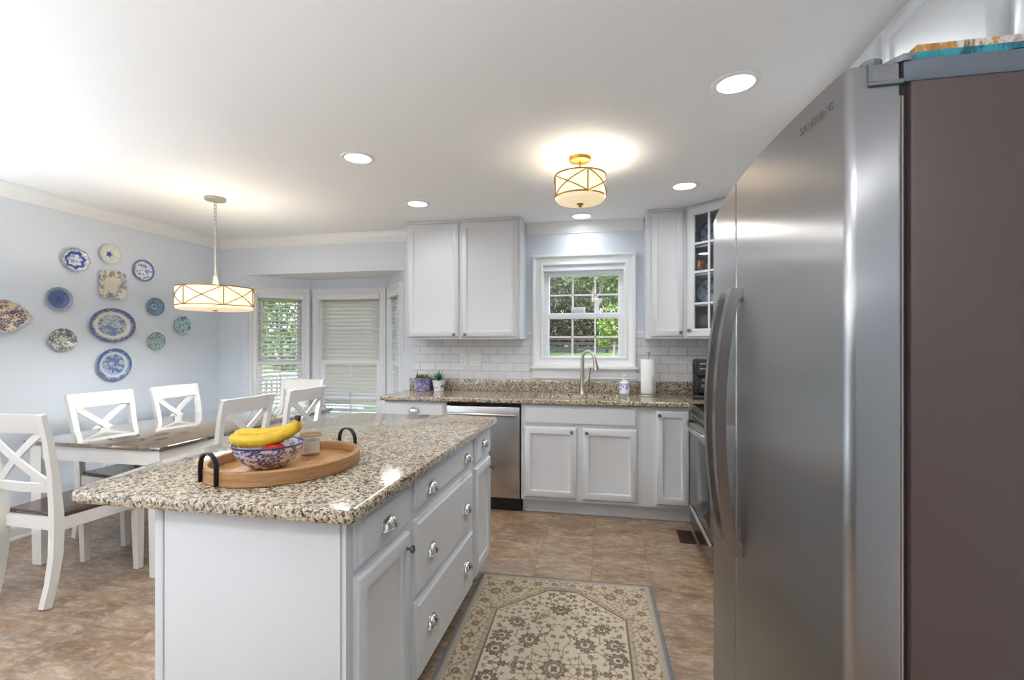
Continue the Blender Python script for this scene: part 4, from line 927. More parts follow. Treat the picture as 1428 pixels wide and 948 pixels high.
def chair(label):
    """faces +y, the seat's back edge at y = 0"""
    r = thing('dining_chair', label, 'chair', group=None); S = []
    def post(x, tp): return [(x*.97,-.048,.004),(x*.985,-.022,.12),(x,-.004,.26),(x,.0,.42),(x,-.004,.52),(x+tp*.35,-.022,.70),(x+tp*.7,-.050,.86),(x+tp,-.082,.995)]
    for sg in (1,-1):
        b = B(); b.sweep(post(.190*sg, .022*sg), [.034,.036,.038,.040,.038,.036,.036,.034], [.040,.042,.046,.050,.044,.036,.030,.026], (1,0,0)); p = link('back_post', b, 'chair', r)
        b = B(); b.wb(.190*sg*.97-.014, .190*sg*.97+.014, -.062, -.034, 0, .006); link('glide', b, 'rubber', p)
    def bow(x): return -.022*(1-(x/.2)**2)
    b = B()
    def rail(z0, z1, y0, y1, hw, t):
        lo = []
        for k in range(13):
            x = -hw + 2*hw*k/12; d = bow(x)
            lo.append([Vector((x,y0+d-t/2,z0)), Vector((x,y0+d+t/2,z0)), Vector((x,y1+d+t/2,z1)), Vector((x,y1+d-t/2,z1))])
        b.loft(lo)
    rail(.898,.996,-.058,-.082,.196,.022); link('top_rail', b, 'chair', r)
    b = B(); rail(.585,.632,-.008,-.014,.180,.022); link('lower_rail', b, 'chair', r)
    for sg in (1,-1):
        b = B(); pts = []
        for k in range(9):
            t = k/8; x = sg*(-.168+.342*t); z = .636+.262*t; pts.append((x, -.014-.046*t+bow(x)*1.0+(.006*sg), z))
        b.sweep(pts, .012, .038, (0,1,0)); link('cross_slat', b, 'chair', r)
    b = B(); b.loft([[Vector((sx*w_,y,z)) for sx,w_,y in ((-1,.186,.024),(1,.186,.024),(1,.225,.452),(-1,.225,.452))] for z in (.443,)] + [[Vector((sx*w_,y,z)) for sx,w_,y in ((-1,.189,.021),(1,.189,.021),(1,.228,.455),(-1,.228,.455))] for z in (.447,.460)] + [[Vector((sx*w_,y,z)) for sx,w_,y in ((-1,.185,.024),(1,.185,.024),(1,.224,.451),(-1,.224,.451))] for z in (.464,)]); link('seat', b, 'seatwood', r)
    b = B()
    b.wb(-.172,.172,.004,.024,.378,.442); b.wb(-.196,.196,.408,.428,.378,.442)
    for sg in (1,-1): b.sweep([(.190*sg,.02,.410),(.210*sg,.41,.410)], .020, .064, (1,0,0))
    link('seat_apron', b, 'chair', r)
    for sg in (1,-1):
        b = B(); b.loft([[Vector((.206*sg+a*h,.416+c*h+dy,z)) for a,c in ((-1,-1),(1,-1),(1,1),(-1,1))] for z,h,dy in ((.004,.017,.004),(.28,.022,0),(.4425,.022,0))]); lg = link('front_leg', b, 'chair', r)
        b = B(); b.lz(.206*sg,.42,0,[(.014,0),(.014,.005)],12); link('glide', b, 'rubber', lg)
    return r
c1 = chair('white cross-back dining chair at the near end of the table, its back to the kitchen')
g = 'cross-back chairs around the dining table'; c1['group'] = g; c1.location = (-2.995, 1.988, 0); c1.rotation_euler = (0,0,math.radians(-1.5))
for lab, x, y, rz in (('white cross-back dining chair on the plate wall side, nearer the camera', -3.585, 2.875, -92), ('white cross-back dining chair on the plate wall side, nearer the bay', -3.555, 3.465, -89),
    ('white cross-back dining chair on the island side, behind the bananas', -2.452, 2.835, 88), ('white cross-back dining chair on the island side, close to the bay', -2.452, 3.475, 89), ('white cross-back dining chair at the far table end, against the bay window', -2.985, 4.215, 180)):
    dup(c1, (x,y,0), math.radians(rz), lab, g)

# ------------------------------------------------------------------ plates on the wall
FP = Fr((XL+.001,0,0),(0,1,0),(1,0,0))
BLU, NAV, CRM, WHT = (70,92,150), (44,54,104), (222,214,194), (226,230,236)
def rim(r_, a, c, s=14): return np.clip((r_-a)*s,0,1)*np.clip((c-r_)*s,0,1)
def pat(base, ink, seed, n=26, size=.11, rimc=None, r0=.72, r1=1.1, ring=None, extra=None):
    def f(x, y, r_, t):
        X_, Y_ = (x+1)/2, (y+1)/2
        c = mixc(base, ink, np.clip(np.maximum(vine(X_,Y_,seed,n,size*.62)*.9, np.maximum(vine(X_,Y_,seed+100,n*2,size*.34), vine(X_,Y_,seed+200,n*3,size*.2)*.8)),0,1))
        if rimc is not None: c = mixc(c, rimc, rim(r_,r0,r1)*(.72+.28*np.sin(t*22+r_*30)))
        if ring is not None: c = mixc(c, ring[0], rim(r_,ring[1],ring[2],30))
        if extra is not None: c = extra(c, x, y, r_, t)
        return c
    return f
def wreath(c, x, y, r_, t): return mixc(c, (44,68,144), np.clip(1.6-np.abs(r_-.60-.06*np.sin(7*t))*11,0,1))
def flower(c, x, y, r_, t): return mixc(c, (40,66,140), np.clip((.30+.07*np.cos(5*t)-r_)*9,0,1))
def willow(c, x, y, r_, t):
    c = mixc(c, (222,220,204), rim(r_,.50,.70,18)); return c
def outer(col, r0=.86, s=12): return lambda c, x, y, r_, t: mixc(c, col, np.clip((r_-r0)*s,0,1))
G = 'decorative plates on the blue wall'
PL = [('round plate with a bright blue wreath, upper end of the wall arrangement nearest the camera', 2.965,1.992,'scallop',.100,.092, pat(WHT,BLU,31,34,.10,(150,140,150),.86,1.2,None,wreath)),
 ('small white lobed plate with one blue flower, topmost of the arrangement', 3.225,2.084,'scallop',.086,.080, pat((222,222,214),(196,198,192),32,16,.10,(190,190,172),.88,1.2,None,flower)),
 ('round white plate with blue rim and sprigs, highest toward the bay', 3.512,1.992,'round',.100,.094, pat(WHT,NAV,33,16,.11,None,.8,1.2,None,outer((74,108,170),.80,9))),
 ('large square cream plate with scalloped blue-flowered border', 3.245,1.837,'square',.112,.115, pat(CRM,(92,96,128),34,34,.12,None,.8,1,None,lambda c,x,y,r_,t: mixc(c, CRM, np.clip((.55-r_)*9,0,1)))),
 ('dark blue round plate with grey rim, above the grey floral plate', 2.850,1.683,'round',.092,.088, pat((92,112,152),(58,76,124),35,40,.12,(166,176,186),.74,1.2)),
 ('diamond-shaped multicoloured lobed plate cut by the picture edge', 2.520,1.538,'diamond',.148,.108, pat((216,196,168),(70,66,104),36,40,.13,(190,196,190),.86,1.2,None,lambda c,x,y,r_,t: mixc(c, (196,140,104), np.clip(vine((x+1)/2,(y+1)/2,77,14,.05),0,1)))),
 ('large oval platter with blue landscape centre and cream band', 3.247,1.502,'round',.190,.140, pat((118,134,176),(222,222,212),37,38,.13,(78,84,134),.82,1.2,(( 224,220,204),.60,.80))),
 ('small teal round plate beside the pendant lamp, above the pale green one', 3.625,1.684,'round',.088,.080, pat((124,154,176),(72,106,140),38,36,.11,(86,116,146),.82,1.2,((180,204,208),.22,.34))),
 ('pale green octagonal plate nearest the bay', 3.905,1.530,'oct',.090,.088, pat((178,206,204),(74,100,130),39,18,.13)),
 ('round grey and white floral plate with dark edge', 2.872,1.378,'round',.096,.086, pat((206,206,198),(72,72,84),40,30,.14,(92,96,104),.93,1.2)),
 ('small sage green round plate of fine flowers, lower down toward the bay', 3.633,1.375,'round',.088,.080, pat((168,192,186),(96,116,116),41,60,.09,(112,132,132),.88,1.2)),
 ('large round blue willow dinner plate, lowest of the arrangement', 3.258,1.178,'round',.144,.134, pat((96,120,168),(208,214,212),42,34,.13,(82,94,142),.84,1.2,((206,214,226),.62,.80)))]
for lab, s, z, shp, a, c, cf in PL: make_plate('wall_plate', lab, FP, s, z, shp, a, c, cf, G, rot=(0 if shp in ('round','scallop') else .0))

# ------------------------------------------------------------------ lamps
def lamp(name, typ, loc, W_, size=.15, color=(.937,.972,.993), parent=None, spread=None):
    l = bpy.data.lights.new(name, typ); l.energy = W_; l.color = color
    if typ == 'AREA': l.shape = 'DISK'; l.size = size; l.spread = spread or math.radians(165)
    else: l.shadow_soft_size = size
    o = bpy.data.objects.new(name, l); COL.objects.link(o)
    if parent: o.parent = parent; o.location = Vector(loc)-parent.location
    else: o.location = loc
    return o
def can(x, y, label, W_):
    r = thing('recessed_light', label, 'recessed light', (x,y,H-.0075), group='recessed ceiling lights')
    b = B(); b.lz(x,y,H-.0075,[(.072,.0075),(.0725,.003),(.080,0),(.094,.001),(.098,.0045),(.098,.0072)],40,False,False); link('trim_ring', b, 'trim', r)
    b = B(); b.lz(x,y,H-.0045,[(.0745,0),(.07,-.0012),(.01,-.0016)],36); link('lens', b, 'canlens', r)
    lamp('light', 'AREA', (x,y,H-.012), W_, .14, parent=r)
can(-1.446,2.596,'recessed ceiling light above the island', CAN_W); can(-1.463,3.535,'recessed ceiling light in front of the two-door wall cabinet', CAN_W*.6)
can(.518,2.166,'large bright recessed ceiling light in front of the refrigerator', CAN_W); can(.506,3.501,'recessed ceiling light near the glass corner cabinet', CAN_W*.7); can(-.234,4.150,'recessed ceiling light over the sink window', CAN_W*.4)
for k, (x, y) in enumerate(((-2.9,-.4),(-1.4,-.4),(.2,-.6),(-2.9,-2.2),(-1.4,-2.2),(.2,-2.2))): can(x, y, 'added unseen ceiling fill light behind the camera', FILL_CAN_W)  # extra ceiling lights added out of view to fill the room
def drum(cx, cy, R, z0, z1, root, nb, off):
    b = B(); b.lz(cx,cy,0,[(R,z0),(R,z1)],72,False,False); link('lamp_shade', b, 'shade', root)
    for nm, z in (('upper_ring',z1),('lower_ring',z0)):
        b = B(); b.loft([[Vector((cx+rr*math.cos(a),cy+rr*math.sin(a),zz)) for rr,zz in ((R+.0005,z-.004),(R+.004,z-.004),(R+.004,z+.004),(R+.0005,z+.004))] for a in (2*PI*k/72 for k in range(73))], False, False); link(nm, b, 'brass', root)
    for k in range(nb):
        a0 = off + 2*PI*k/nb; a1 = a0+2*PI/nb
        pt = lambda a, z, d=.003: Vector((cx+(R+d)*math.cos(a), cy+(R+d)*math.sin(a), z))
        b = B(); b.tube([pt(a0,z0), pt(a0,z1)], .0034, 6)
        for s in (0,1): b.tube([pt(a0+(a1-a0)*t/12, (z0+(z1-z0)*t/12) if s == 0 else (z1-(z1-z0)*t/12)) for t in range(13)], .0034, 6)
        link('cage_bar', b, 'brass', root)
cx, cy, z0, z1, R = -.169, 2.854, 2.205, 2.330, .146
r = thing('ceiling_lamp', 'lit drum-shaped brass cage lamp hanging close to the kitchen ceiling', 'ceiling lamp', (cx,cy,H))
b = B(); b.lz(cx,cy,H,[(.070,0),(.070,-.006),(.062,-.022),(.02,-.026)],36); link('canopy', b, 'brass', r)
b = B(); b.lz(cx,cy,z0+.004,[(.007,0),(.007,H-.02-z0)],14); link('stem', b, 'brass', r)
drum(cx, cy, R, z0, z1, r, 4, .35)
b = B(); b.lz(cx,cy,z0,[(R-.003,.004),(R-.004,-.010),(R*.9,-.022),(R*.55,-.032),(.01,-.036)],56,False,True); link('diffuser', b, 'diffuser', r)
b = B(); b.lz(cx,cy,z0-.036,[(.022,.002),(.022,-.002),(.010,-.006),(.011,-.014),(.004,-.020)],20); link('finial', b, 'brass', r)
lamp('light', 'AREA', (cx,cy,z0-.062), 5.0, .2, (1,.93,.82), r)
lamp('light', 'POINT', (cx+.04,cy,z1-.035), FLUSH_W, .03, (1,.90,.76), r)
cx, cy, z0, z1, R = -2.890, 3.101, 1.628, 1.765, .252
r = thing('pendant_lamp', 'lit drum-shaped brass cage pendant hanging over the dining table', 'pendant lamp', (cx,cy,H))
b = B(); b.lz(cx,cy,H,[(.072,0),(.074,-.004),(.070,-.020),(.012,-.024)],36); link('canopy', b, 'silver', r)
b = B()
for k in range(7):
    zc = 2.402-.028*k
    ring = [(cx+(.009*math.cos(t) if k % 2 else 0), cy+(0 if k % 2 else .009*math.cos(t)), zc+.019*math.sin(t)) for t in (2*PI*j/16 for j in range(16))]; b.tube(ring, .0028, 6, True)
link('chain', b, 'silver', r)
b = B(); b.lz(cx,cy,1.86,[(.0065,0),(.0065,.365)],14); link('stem', b, 'silver', r)
b = B(); b.lz(cx,cy,z1+.004,[(.024,0),(.022,.03),(.012,.092),(.007,.096)],20); link('socket_cup', b, 'silver', r)
b = B()
for k in range(3): a = .4+2*PI*k/3; b.tube([(cx,cy,z1+.008),(cx+R*math.cos(a),cy+R*math.sin(a),z1+.001)], .003, 6)
link('spider', b, 'silver', r)
drum(cx, cy, R, z0, z1, r, 6, .42)
b = B(); b.lz(cx,cy,z0,[(R-.003,-.0045),(R-.003,-.022),(R*.93,-.026),(R*.3,-.026),(.01,-.026)],56,False,True); link('diffuser', b, 'diffuser', r)
b = B(); b.lz(cx,cy,z0-.026,[(.02,.002),(.02,-.002),(.008,-.010)],18); link('finial', b, 'brass', r)
lamp('light', 'AREA', (cx,cy,z0-.045), 15.0, .4, (.97,.98,.98), r)
lamp('light', 'POINT', (cx+.05,cy,z1-.03), PENDANT_W, .04, (1,.95,.88), r)

for k, (x, y, q_) in enumerate(((-3.3,-.9,1),(-1.5,-1.6,1),(-3.78,.95,.26))):     # unseen uplights, added as fill to brighten ceiling and walls
    r = thing('fill_uplight', ('added can-shaped fill uplight, unseen on the floor behind the camera' if k < 2 else 'added can-shaped fill uplight, unseen on the floor by the blue wall'), 'fill light', (x,y,0), group=('added fill uplights' if k < 2 else None))
    b = B(); b.lz(x,y,0,[(.085,0),(.09,.004),(.09,.24),(.086,.242),(.082,.236),(.082,.19),(.01,.19)],28); link('housing', b, 'black', r)
    b = B(); b.lz(x,y,.192,[(.078,0),(.07,.004),(.01,.006)],24); link('lens', b, 'canlens', r)
    o = lamp('light', 'AREA', (x,y,.25), FILL_UP_W*q_, .15, (.86,.942,.993), r, math.radians(140 if k < 2 else 95)); o.rotation_euler = (PI,0,0)
# ------------------------------------------------------------------ rug (pattern woven in as vertex colour) and floor vent
RW, RL, CELL = .965, 1.56, .0026
nu, nv = int(RW/CELL), int(RL/CELL)
U, Vv = np.meshgrid((np.arange(nu+1)/nu-.5)*RW, np.arange(nv+1)/nv*RL, indexing='ij')
CRMR, MID, DRK, BLUG = np.array((200,186,164.)), np.array((150,133,116.)), np.array((92,78,66.)), np.array((112,113,118.))
img = np.empty(U.shape+(3,)); img[:] = CRMR
ed = np.minimum(np.minimum(RW/2-np.abs(U), Vv), RL-Vv)     # distance from the rug's edge
UA = np.abs(U); VA = np.minimum(Vv, RL-Vv)                  # the design mirrors both ways
def put(mask, col): 
    k = np.clip(mask,0,1)[...,None]; img[:] = img*(1-k) + np.asarray(col)*k
def line(d, w): return np.clip((w/2-np.abs(d))/.0016+.5, 0, 1)
# field: pointed arch at each end
hw, vt, vc = .325, .138, .372
top = np.where(UA < .075, vt, vt + (UA-.075)/(hw-.075)*(vc-vt)); dfield = np.minimum(hw-UA, (VA-top)*.72)
inb = ed < .018; border = (dfield < 0)
put(border.astype(float), np.array((188,172,148.)))
q = np.random.RandomState(12)
def rosette(cu, cv, s, n=8, full=True, mir=True):
    du = (UA if mir else U)-cu; dv = VA-cv; rr = np.hypot(du,dv); th = np.arctan2(dv,du); f = s*(.86+.14*np.cos(n*th))
    m = line(rr-f, .20*s+.003)
    if full: m = np.maximum(m, line(rr-s*.55, .13*s+.0012)); m = np.maximum(m, np.clip((s*.26-rr)/.0016,0,1)); m = np.maximum(m, np.clip(np.cos(n*th)*3-1.6,0,1)*((rr > .58*s)&(rr < f)))
    return m
def clover(cu, cv, s, ph=0):
    du, dv = UA-cu, VA-cv; rr = np.hypot(du,dv); th = np.arctan2(dv,du); return np.clip((s*(.62+.38*np.cos(4*th+ph))-rr)/.0016,0,1)*(1-np.clip((s*.22-rr)/.0014,0,1)*.8)
def seg(p, r_, w=.0036):
    (a0,b0),(a1,b1) = p, r_; L = math.hypot(a1-a0,b1-b0)+1e-9; t = np.clip(((UA-a0)*(a1-a0)+(VA-b0)*(b1-b0))/L**2,0,1); return line(np.hypot(UA-a0-t*(a1-a0), VA-b0-t*(b1-b0)), w)
def diamond(cu, cv, s, fill=False):
    d = np.abs(UA-cu)/.9+np.abs(VA-cv); m = line(d-s, .005); return np.maximum(m, np.clip((s*.66-d)/.003,0,1)*(.7 if fill else 0))
def fill(x0, x1, y0, y1, dmin, n, test):
    out = []
    for _ in range(n):
        p_ = (q.uniform(x0,x1), q.uniform(y0,y1))
        if test(*p_) and all(math.hypot(p_[0]-o_[0], p_[1]-o_[1]) > dmin for o_ in out): out.append(p_)
    return out
ink = np.zeros_like(U); bink = np.zeros_like(U)
# border: rosettes on a scrolling vine
for k in range(9):
    v = .42+.095*k; bink = np.maximum(bink, rosette(.398, v, .019, 8)); 
    bink = np.maximum(bink, line(UA-.398-.030*np.sin((Vv-.42)/.095*PI*1.0), .0042)*(VA > .36))
    bink = np.maximum(bink, clover(.430, v+.045, .011)); bink = np.maximum(bink, clover(.366, v+.04, .011)); bink = np.maximum(bink, clover(.440, v-.004, .008)); bink = np.maximum(bink, clover(.358, v+.002, .008))
for cu_, cv_, s_ in ((.14,.085,.021),(.30,.10,.024),(.40,.13,.018),(.36,.20,.030),(.25,.17,.030),(.40,.30,.021),(.425,.06,.013),(.05,.08,.016),(.22,.075,.014)): bink = np.maximum(bink, rosette(cu_,cv_,s_,9))
BP_ = fill(0,.445,.045,.78,.021,9000,lambda x_, y_: not (y_ > (vt if x_ < .075 else vt+(x_-.075)/(hw-.075)*(vc-vt))-.012 and x_ < hw+.012))
for cu_, cv_ in BP_:
    bink = np.maximum(bink, clover(cu_,cv_,q.uniform(.007,.012), q.rand()*3)); o_ = min((p_ for p_ in BP_ if p_ != (cu_,cv_)), key=lambda p_: math.hypot(p_[0]-cu_,p_[1]-cv_)); bink = np.maximum(bink, seg((cu_,cv_), o_, .0028)*.85)
for k in range(30):
    cu_, cv_ = q.uniform(0,.44), q.uniform(.05,.36); bink = np.maximum(bink, clover(cu_,cv_,q.uniform(.007,.013), q.rand()*3))
for k in range(16):
    cu_, cv_ = q.uniform(.0,.43), q.uniform(.05,.33); a = q.rand()*6.28; l = q.uniform(.03,.06); bink = np.maximum(bink, seg((cu_,cv_),(cu_+l*math.cos(a),cv_+l*math.sin(a)), .004))
put(bink*border*(ed > .042), np.array((112,97,83.)))
# field motifs
for cu_, cv_, s_ in ((0.0,.335,.044),(.20,.47,.038),(.125,.60,.045),(.255,.585,.042),(.265,.685,.044),(0,.775,.052),(.22,.80,.035)): ink = np.maximum(ink, rosette(cu_,cv_,s_,10))
for cu_, cv_, s_ in ((.045,.195,.026),(.115,.225,.017),(.175,.30,.022),(.105,.29,.018),(.115,.42,.022),(.17,.50,.020),(.255,.44,.014),(.285,.50,.014),(.05,.47,.015),(.085,.70,.014),(.155,.69,.018),(.21,.66,.014),(.06,.545,.016),(.30,.62,.012),(.16,.76,.016),(.29,.75,.012),(.135,.35,.012),(.23,.40,.012),(.03,.40,.011),(.30,.45,.010)): ink = np.maximum(ink, clover(cu_,cv_,s_))
pts_ = []
inside = lambda x_, y_: y_ > (vt if x_ < .075 else vt+(x_-.075)/(hw-.075)*(vc-vt))+.03 and x_ < hw-.022
FP_ = fill(.004,.31,.15,.78,.030,2600,inside)
for k, (x_, y_) in enumerate(FP_):
    if k % 3 == 0: ink = np.maximum(ink, clover(x_, y_, q.uniform(.010,.014), q.rand()*3))
    elif k % 3 == 1: ink = np.maximum(ink, clover(x_, y_, q.uniform(.007,.010), q.rand()*3))
    else: ink = np.maximum(ink, rosette(x_, y_, q.uniform(.009,.012), 6))
    nb_ = sorted(FP_, key=lambda o_: math.hypot(o_[0]-x_, o_[1]-y_))[1:2+k % 2]
    for o_ in nb_: ink = np.maximum(ink, seg((x_,y_), o_, .0026)*.85)
for cu_, cv_ in ((.08,.395),(.08,.775),(.145,.775)): ink = np.maximum(ink, diamond(cu_,cv_,.034 if cv_ < .5 else .024, cv_ < .5))
for a_, c_ in (((.075,.17),(.055,.25)),((.055,.25),(.045,.30)),((.045,.37),(.12,.45)),((.12,.45),(.075,.50)),((.075,.50),(.085,.56)),((.115,.225),(.115,.29)),((.115,.31),(.15,.33)),((.15,.33),(.17,.28)),((.14,.53),(.14,.575)),((.14,.53),(.19,.53)),((.19,.53),(.19,.575)),((.035,.50),(.06,.58)),((.06,.58),(.03,.64)),((.03,.64),(.03,.72)),((.20,.43),(.205,.50)),((.24,.53),(.29,.52)),((.10,.66),(.18,.64)),((.18,.64),(.235,.70)),((.235,.70),(.225,.78)),((.10,.66),(.10,.76)),((0,.455),(.04,.50)),((.05,.745),(.15,.73)),((.15,.73),(.20,.78))): ink = np.maximum(ink, seg(a_,c_))
put(ink*(dfield > .014), np.array((104,89,75.)))
put(line(dfield-.006, .010), np.array((104,92,80.))); put(line(dfield+.018, .003)*1.0, np.array((150,134,114.)))
comb = (np.sin((Vv if True else U)*2*PI/.011) > .2)*((dfield > -.016)&(dfield < 0)); put(comb*.75, np.array((116,102,88.)))
put(line(ed-.040,.004)*.7, MID); put((ed < .019).astype(float), BLUG); put(((ed >= .019)&(ed < .036)).astype(float), np.array((158,150,138.)))
nz = q.rand(nu+1,nv+1)[...,None]; img = img*(.93+.14*nz); img *= (1+.03*np.sin(Vv*2*PI/.0052))[...,None]
fade = np.clip(.5+.5*np.sin(U*9+1)*np.sin(Vv*7+2),0,1)[...,None]*.16; img = img*(1-fade)+np.array((190,172,148.))*fade
ra = math.radians(2.0); o = np.array((-.735,2.750)); du = np.array((math.cos(ra),math.sin(ra))); dv = np.array((math.sin(ra),-math.cos(ra)))
XY = o + (U+RW/2)[...,None]*du + Vv[...,None]*dv; hz = np.where(ed < .004, .004, .0085)
V = np.c_[XY.reshape(-1,2), hz.ravel()]; C = img.reshape(-1,3)
idx = (np.arange(nu)[:,None]*(nv+1) + np.arange(nv)[None,:]).ravel(); Fq = np.c_[idx, idx+1, idx+nv+2, idx+nv+1]
skv = [V]; kb = len(V); per = np.r_[np.arange(nv+1), np.arange(1,nu+1)*(nv+1)+nv, nu*(nv+1)+np.arange(nv-1,-1,-1), np.arange(nu-1,0,-1)*(nv+1)]
Vb = V[per].copy(); Vb[:,2] = .0005; nP = len(per); k = np.arange(nP); Fs = np.c_[per, kb+k, kb+(k+1) % nP, per[(k+1) % nP]]
rug = grid_mesh('area_rug', np.vstack((V,Vb)), np.vstack((Fq,Fs)), nlin(np.clip(np.vstack((C, C[per])),0,255)), 'rug', None, (-.24,1.97,0), sharp=60, label='faded cream and grey patterned rug on the floor beside the island', cat='rug')
r = thing('floor_vent', 'small brown floor register by the corner of the range', 'floor vent', (.525,3.55,0))
b = B(); b.wb(.470, .575, 3.43, 3.66, .0004, .006, .002); link('frame', b, 'vent', r)
b = B(); [b.wb(.482, .563, 3.446+.013*k, 3.452+.013*k, .006, .0075) for k in range(16)]; link('louvers', b, 'vent', r)

# ------------------------------------------------------------------ outdoors
gx, gy = np.meshgrid(np.linspace(-45,30,60), np.linspace(4.9,70,60), indexing='ij')
def gz(y): return np.interp(y, [4.9,7,20,70], [-.45,-.40,1.0,2.4])
gzz = gz(gy) + .05*np.sin(gx*1.3)*np.cos(gy*.9)*np.clip((gy-7)/5,0,1)
gi = (np.arange(59)[:,None]*60+np.arange(59)[None,:]).ravel()
grid_mesh('lawn', np.c_[gx.ravel(),gy.ravel(),gzz.ravel()], np.c_[gi,gi+60,gi+61,gi+1], None, 'grass', label='rising green lawn beyond the windows', kind='stuff')
def tree(name, label, x, y, h, blobs, nleaf, pal, lsz, seed, trunk=.14, tcol='bark', lean=0, group=None, fork=True):
    z0 = float(gz(y)); r = thing(name, label, 'tree' if 'tree' in name else 'shrub', (x,y,z0), group=group); q = np.random.RandomState(seed)
    if trunk:
        b = B(); b.tube([(x+lean*t+.06*math.sin(t*5+seed),y+.05*math.cos(t*4),z0-.05+h*.72*t) for t in (k/8 for k in range(9))], [trunk*(1-.6*k/8) for k in range(9)], 9)
        if fork:
            for k in range(5):
                a = k*2.2+seed; t = .35+.1*k; bz = z0+h*.72*t; l = h*.25; b.tube([(x+lean*t,y,bz),(x+lean*t+l*.6*math.cos(a),y+l*.6*math.sin(a),bz+l*.5),(x+lean*t+l*math.cos(a),y+l*math.sin(a),bz+l)], [trunk*.4,trunk*.28,trunk*.1], 6)
        link('trunk', b, tcol, r)
    V, C = [], []
    nleaf = int(nleaf*2.1); lsz *= .58
    wts = np.array([bb[3]**2 for bb in blobs]); pk = q.choice(len(blobs), nleaf, p=wts/wts.sum())
    bl = np.array([bb[:3] for bb in blobs])[pk]; br = np.array([bb[3] for bb in blobs])[pk]
    d = q.randn(nleaf,3); d /= np.linalg.norm(d,axis=1)[:,None]; rad = br*(.45+.55*q.rand(nleaf)**.5)
    ctr = np.array((x,y,z0)) + bl + d*rad[:,None]*np.array((1,1,.85))
    u = q.randn(nleaf,3); u /= np.linalg.norm(u,axis=1)[:,None]; w = np.cross(u, q.randn(nleaf,3)); w /= np.linalg.norm(w,axis=1)[:,None]; sz = lsz*(.6+.8*q.rand(nleaf))[:,None]
    P4 = np.stack((ctr-u*sz, ctr+w*sz*.5, ctr+u*sz, ctr-w*sz*.5), 1).reshape(-1,3); pc = np.array(pal,float)[q.randint(len(pal),size=nleaf)]*(.8+.4*q.rand(nleaf))[:,None]; C = np.repeat(pc,4,0)
    grid_mesh('foliage', P4, np.arange(nleaf*4).reshape(-1,4), nlin(np.clip(C,0,255)), 'leaf', r, smooth=False); return r
GR1 = [(66,88,44),(84,106,54),(108,124,72),(50,72,36)]; GR2 = [(40,58,32),(56,74,40),(76,92,52),(92,86,50)]; GR3 = [(70,100,30),(96,124,42),(112,134,58),(48,74,26)]; DK = [(32,44,28),(42,52,32),(58,60,36),(72,62,38)]
crown1 = [(0,0,3.4,1.5),(-1.1,.3,2.7,1.1),(1.1,-.2,2.8,1.1),(.2,.2,4.6,1.2),(-.6,-.5,1.7,.9),(.8,.5,1.8,.8)]
tall = [(0,0,4.2,1.9),(-1.5,.4,3.3,1.4),(1.5,0,3.4,1.4),(0,.3,6.0,1.6),(-.9,-.4,5.2,1.3),(1.0,.2,5.4,1.3)]
bush = [(0,0,.7,.75),(.6,.1,.6,.55),(-.6,0,.6,.6),(.1,.1,1.25,.6)]
tg = 'trees in the yard outside the windows'
def kitchen_lab(k): return ('tall leafy tree behind the yard fence, seen through the sink window','pale green tree beyond the fence on the range side of the sink window','shadowy tree behind the fence on the bay side of the sink window','broad tree far behind the middle of the sink window','tree far off beyond the fence, topping the sink window panes')[k]
for k, (x, y, h, bl, nl, pal, ls, sd) in enumerate(((-1.4,24.5,6,tall,5200,GR1,.17,1),(.6,26.5,6,tall,4200,GR3,.17,2),(-3.2,23.0,5,crown1,4200,GR2,.16,3),(-2.4,31,8,tall,4200,GR2,.22,4),(-.3,34,8,tall,4200,GR1,.24,5))): tree('tree', kitchen_lab(k), x, y, h, bl, nl, pal, ls, sd, group=tg)
tree('young_tree', 'bright green young tree standing before the fence in the sink window', .10, 17.5, 2.6, [(0,0,1.25,.55),(.35,0,.9,.40),(-.3,.1,.75,.30),(.1,0,1.75,.36)], 1100, GR3, .085, 6, .035, lean=.05)
tree('bare_tree', 'pale slender forked tree trunk in the middle panes of the sink window', -.86, 21.6, 4.6, [(.2,0,3.4,.8),(-.5,.1,3.2,.7)], 900, GR1, .13, 7, .085, lean=.25)
for k, (x, y, sd, pal, lab) in enumerate(((-2.3,21.3,8,DK,'dark shrub behind the fence toward the bay side of the sink window'),(-1.35,21.0,9,DK,'dark brown-green shrub behind the fence in the middle of the sink window'),(-.35,21.4,10,GR2,'mid green shrub behind the fence toward the range side of the sink window'),(-3.3,20.9,11,DK,'dark shrub behind the fence, hidden by the bay edge of the sink window'))): tree('shrub', lab, x, y, 1.5, [(a*1.25,c,e*1.35,s*1.25) for a,c,e,s in bush], 2600, pal, .10, sd, 0)
fz = float(gz(20))
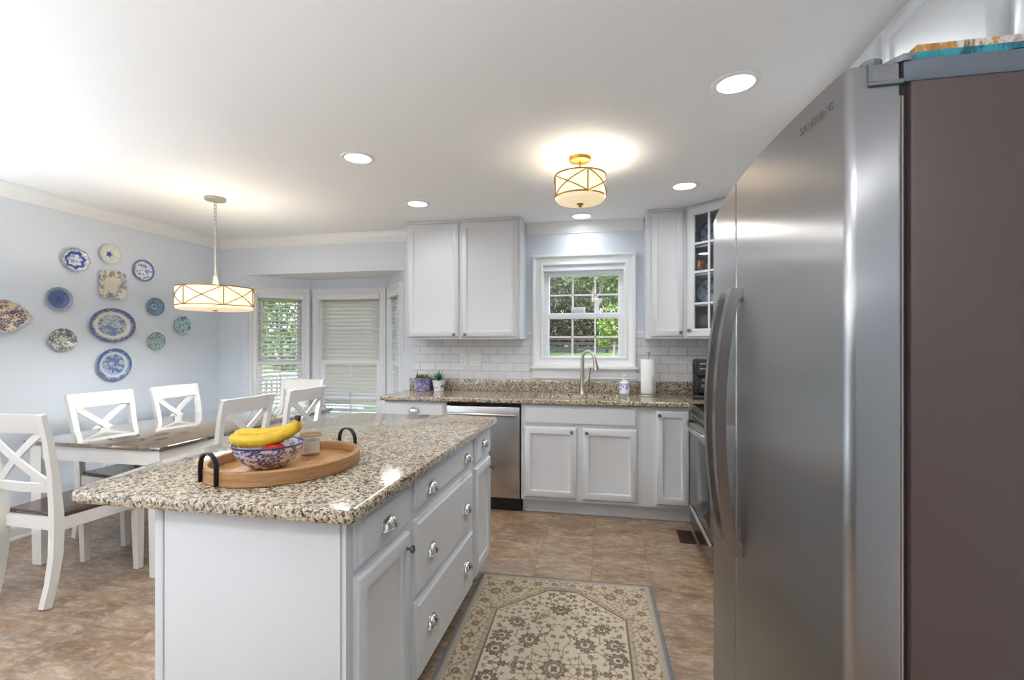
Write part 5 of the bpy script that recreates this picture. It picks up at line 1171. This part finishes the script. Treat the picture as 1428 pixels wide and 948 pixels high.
fr = thing('yard_fence', 'dark weathered rail fence crossing the yard outside the sink window', 'fence', (-1.5,20,fz))
for k in range(9): x = -6.6+1.3*k; b = B(); b.wb(x-.06,x+.06,19.94,20.06,fz-.1,fz+.68); link('post', b, 'fence', fr)
for zz in (.18,.36,.55): b = B(); b.wb(-6.8,4.0,19.90,19.94,fz+zz-.055,fz+zz+.055); link('rail', b, 'fence', fr)
for k, (x, y, h, bl, nl, pal, ls, sd, lab) in enumerate(((-9.2,11.0,4.5,[(a*.9,c,e*.95-.6,s*.85) for a,c,e,s in crown1],4200,GR3,.10,21,'bright green leafy tree outside the open bay blind'),(-13.2,16.5,8,tall,5600,DK,.34,22,'tall dark tree behind the deck railing'),(-11.2,14.8,7,tall,5200,DK,.30,23,'mid green tree between the deck and the taller dark tree'),(-16,20,9,tall,3600,GR1,.24,24,'pale tree far off past the deck railing'),(-5.2,17,6,tall,3600,GR1,.2,25,'leafy tree behind the closed bay blind'),(-6.3,13.4,5,crown1,3000,GR3,.14,26,'yellow-green tree beside the closed bay blind'))): tree('tree', lab, x, y, h, bl, nl, pal, ls, sd, group=tg)
dk = thing('deck', 'wooden deck outside the bay window', 'deck', (-4,7.2,-.12), kind='structure')
b = B(); [b.wb(-5.5,-1.0,5.05+.145*k,5.05+.145*k+.139,-.15,-.12) for k in range(34)]; link('deck_boards', b, 'deckfloor', dk)
rl = thing('deck_railing', 'white deck railing with square balusters outside the open bay blind', 'railing', (-5.4,7.4,-.12))
b = B(); b.wb(-5.46,-5.33,5.1,9.9,.82,.86); link('top_rail', b, 'deckwhite', rl); b = B(); b.wb(-5.42,-5.37,5.1,9.9,-.02,.05); link('bottom_rail', b, 'deckwhite', rl)
for k in range(3): y = 5.15+2.3*k; b = B(); b.wb(-5.445,-5.345,y,y+.10,-.12,.82); link('post', b, 'deckwhite', rl)
for k in range(36): y = 5.36+.125*k; b = B(); b.wb(-5.412,-5.378,y,y+.034,.045,.825); link('baluster', b, 'deckwhite', rl)
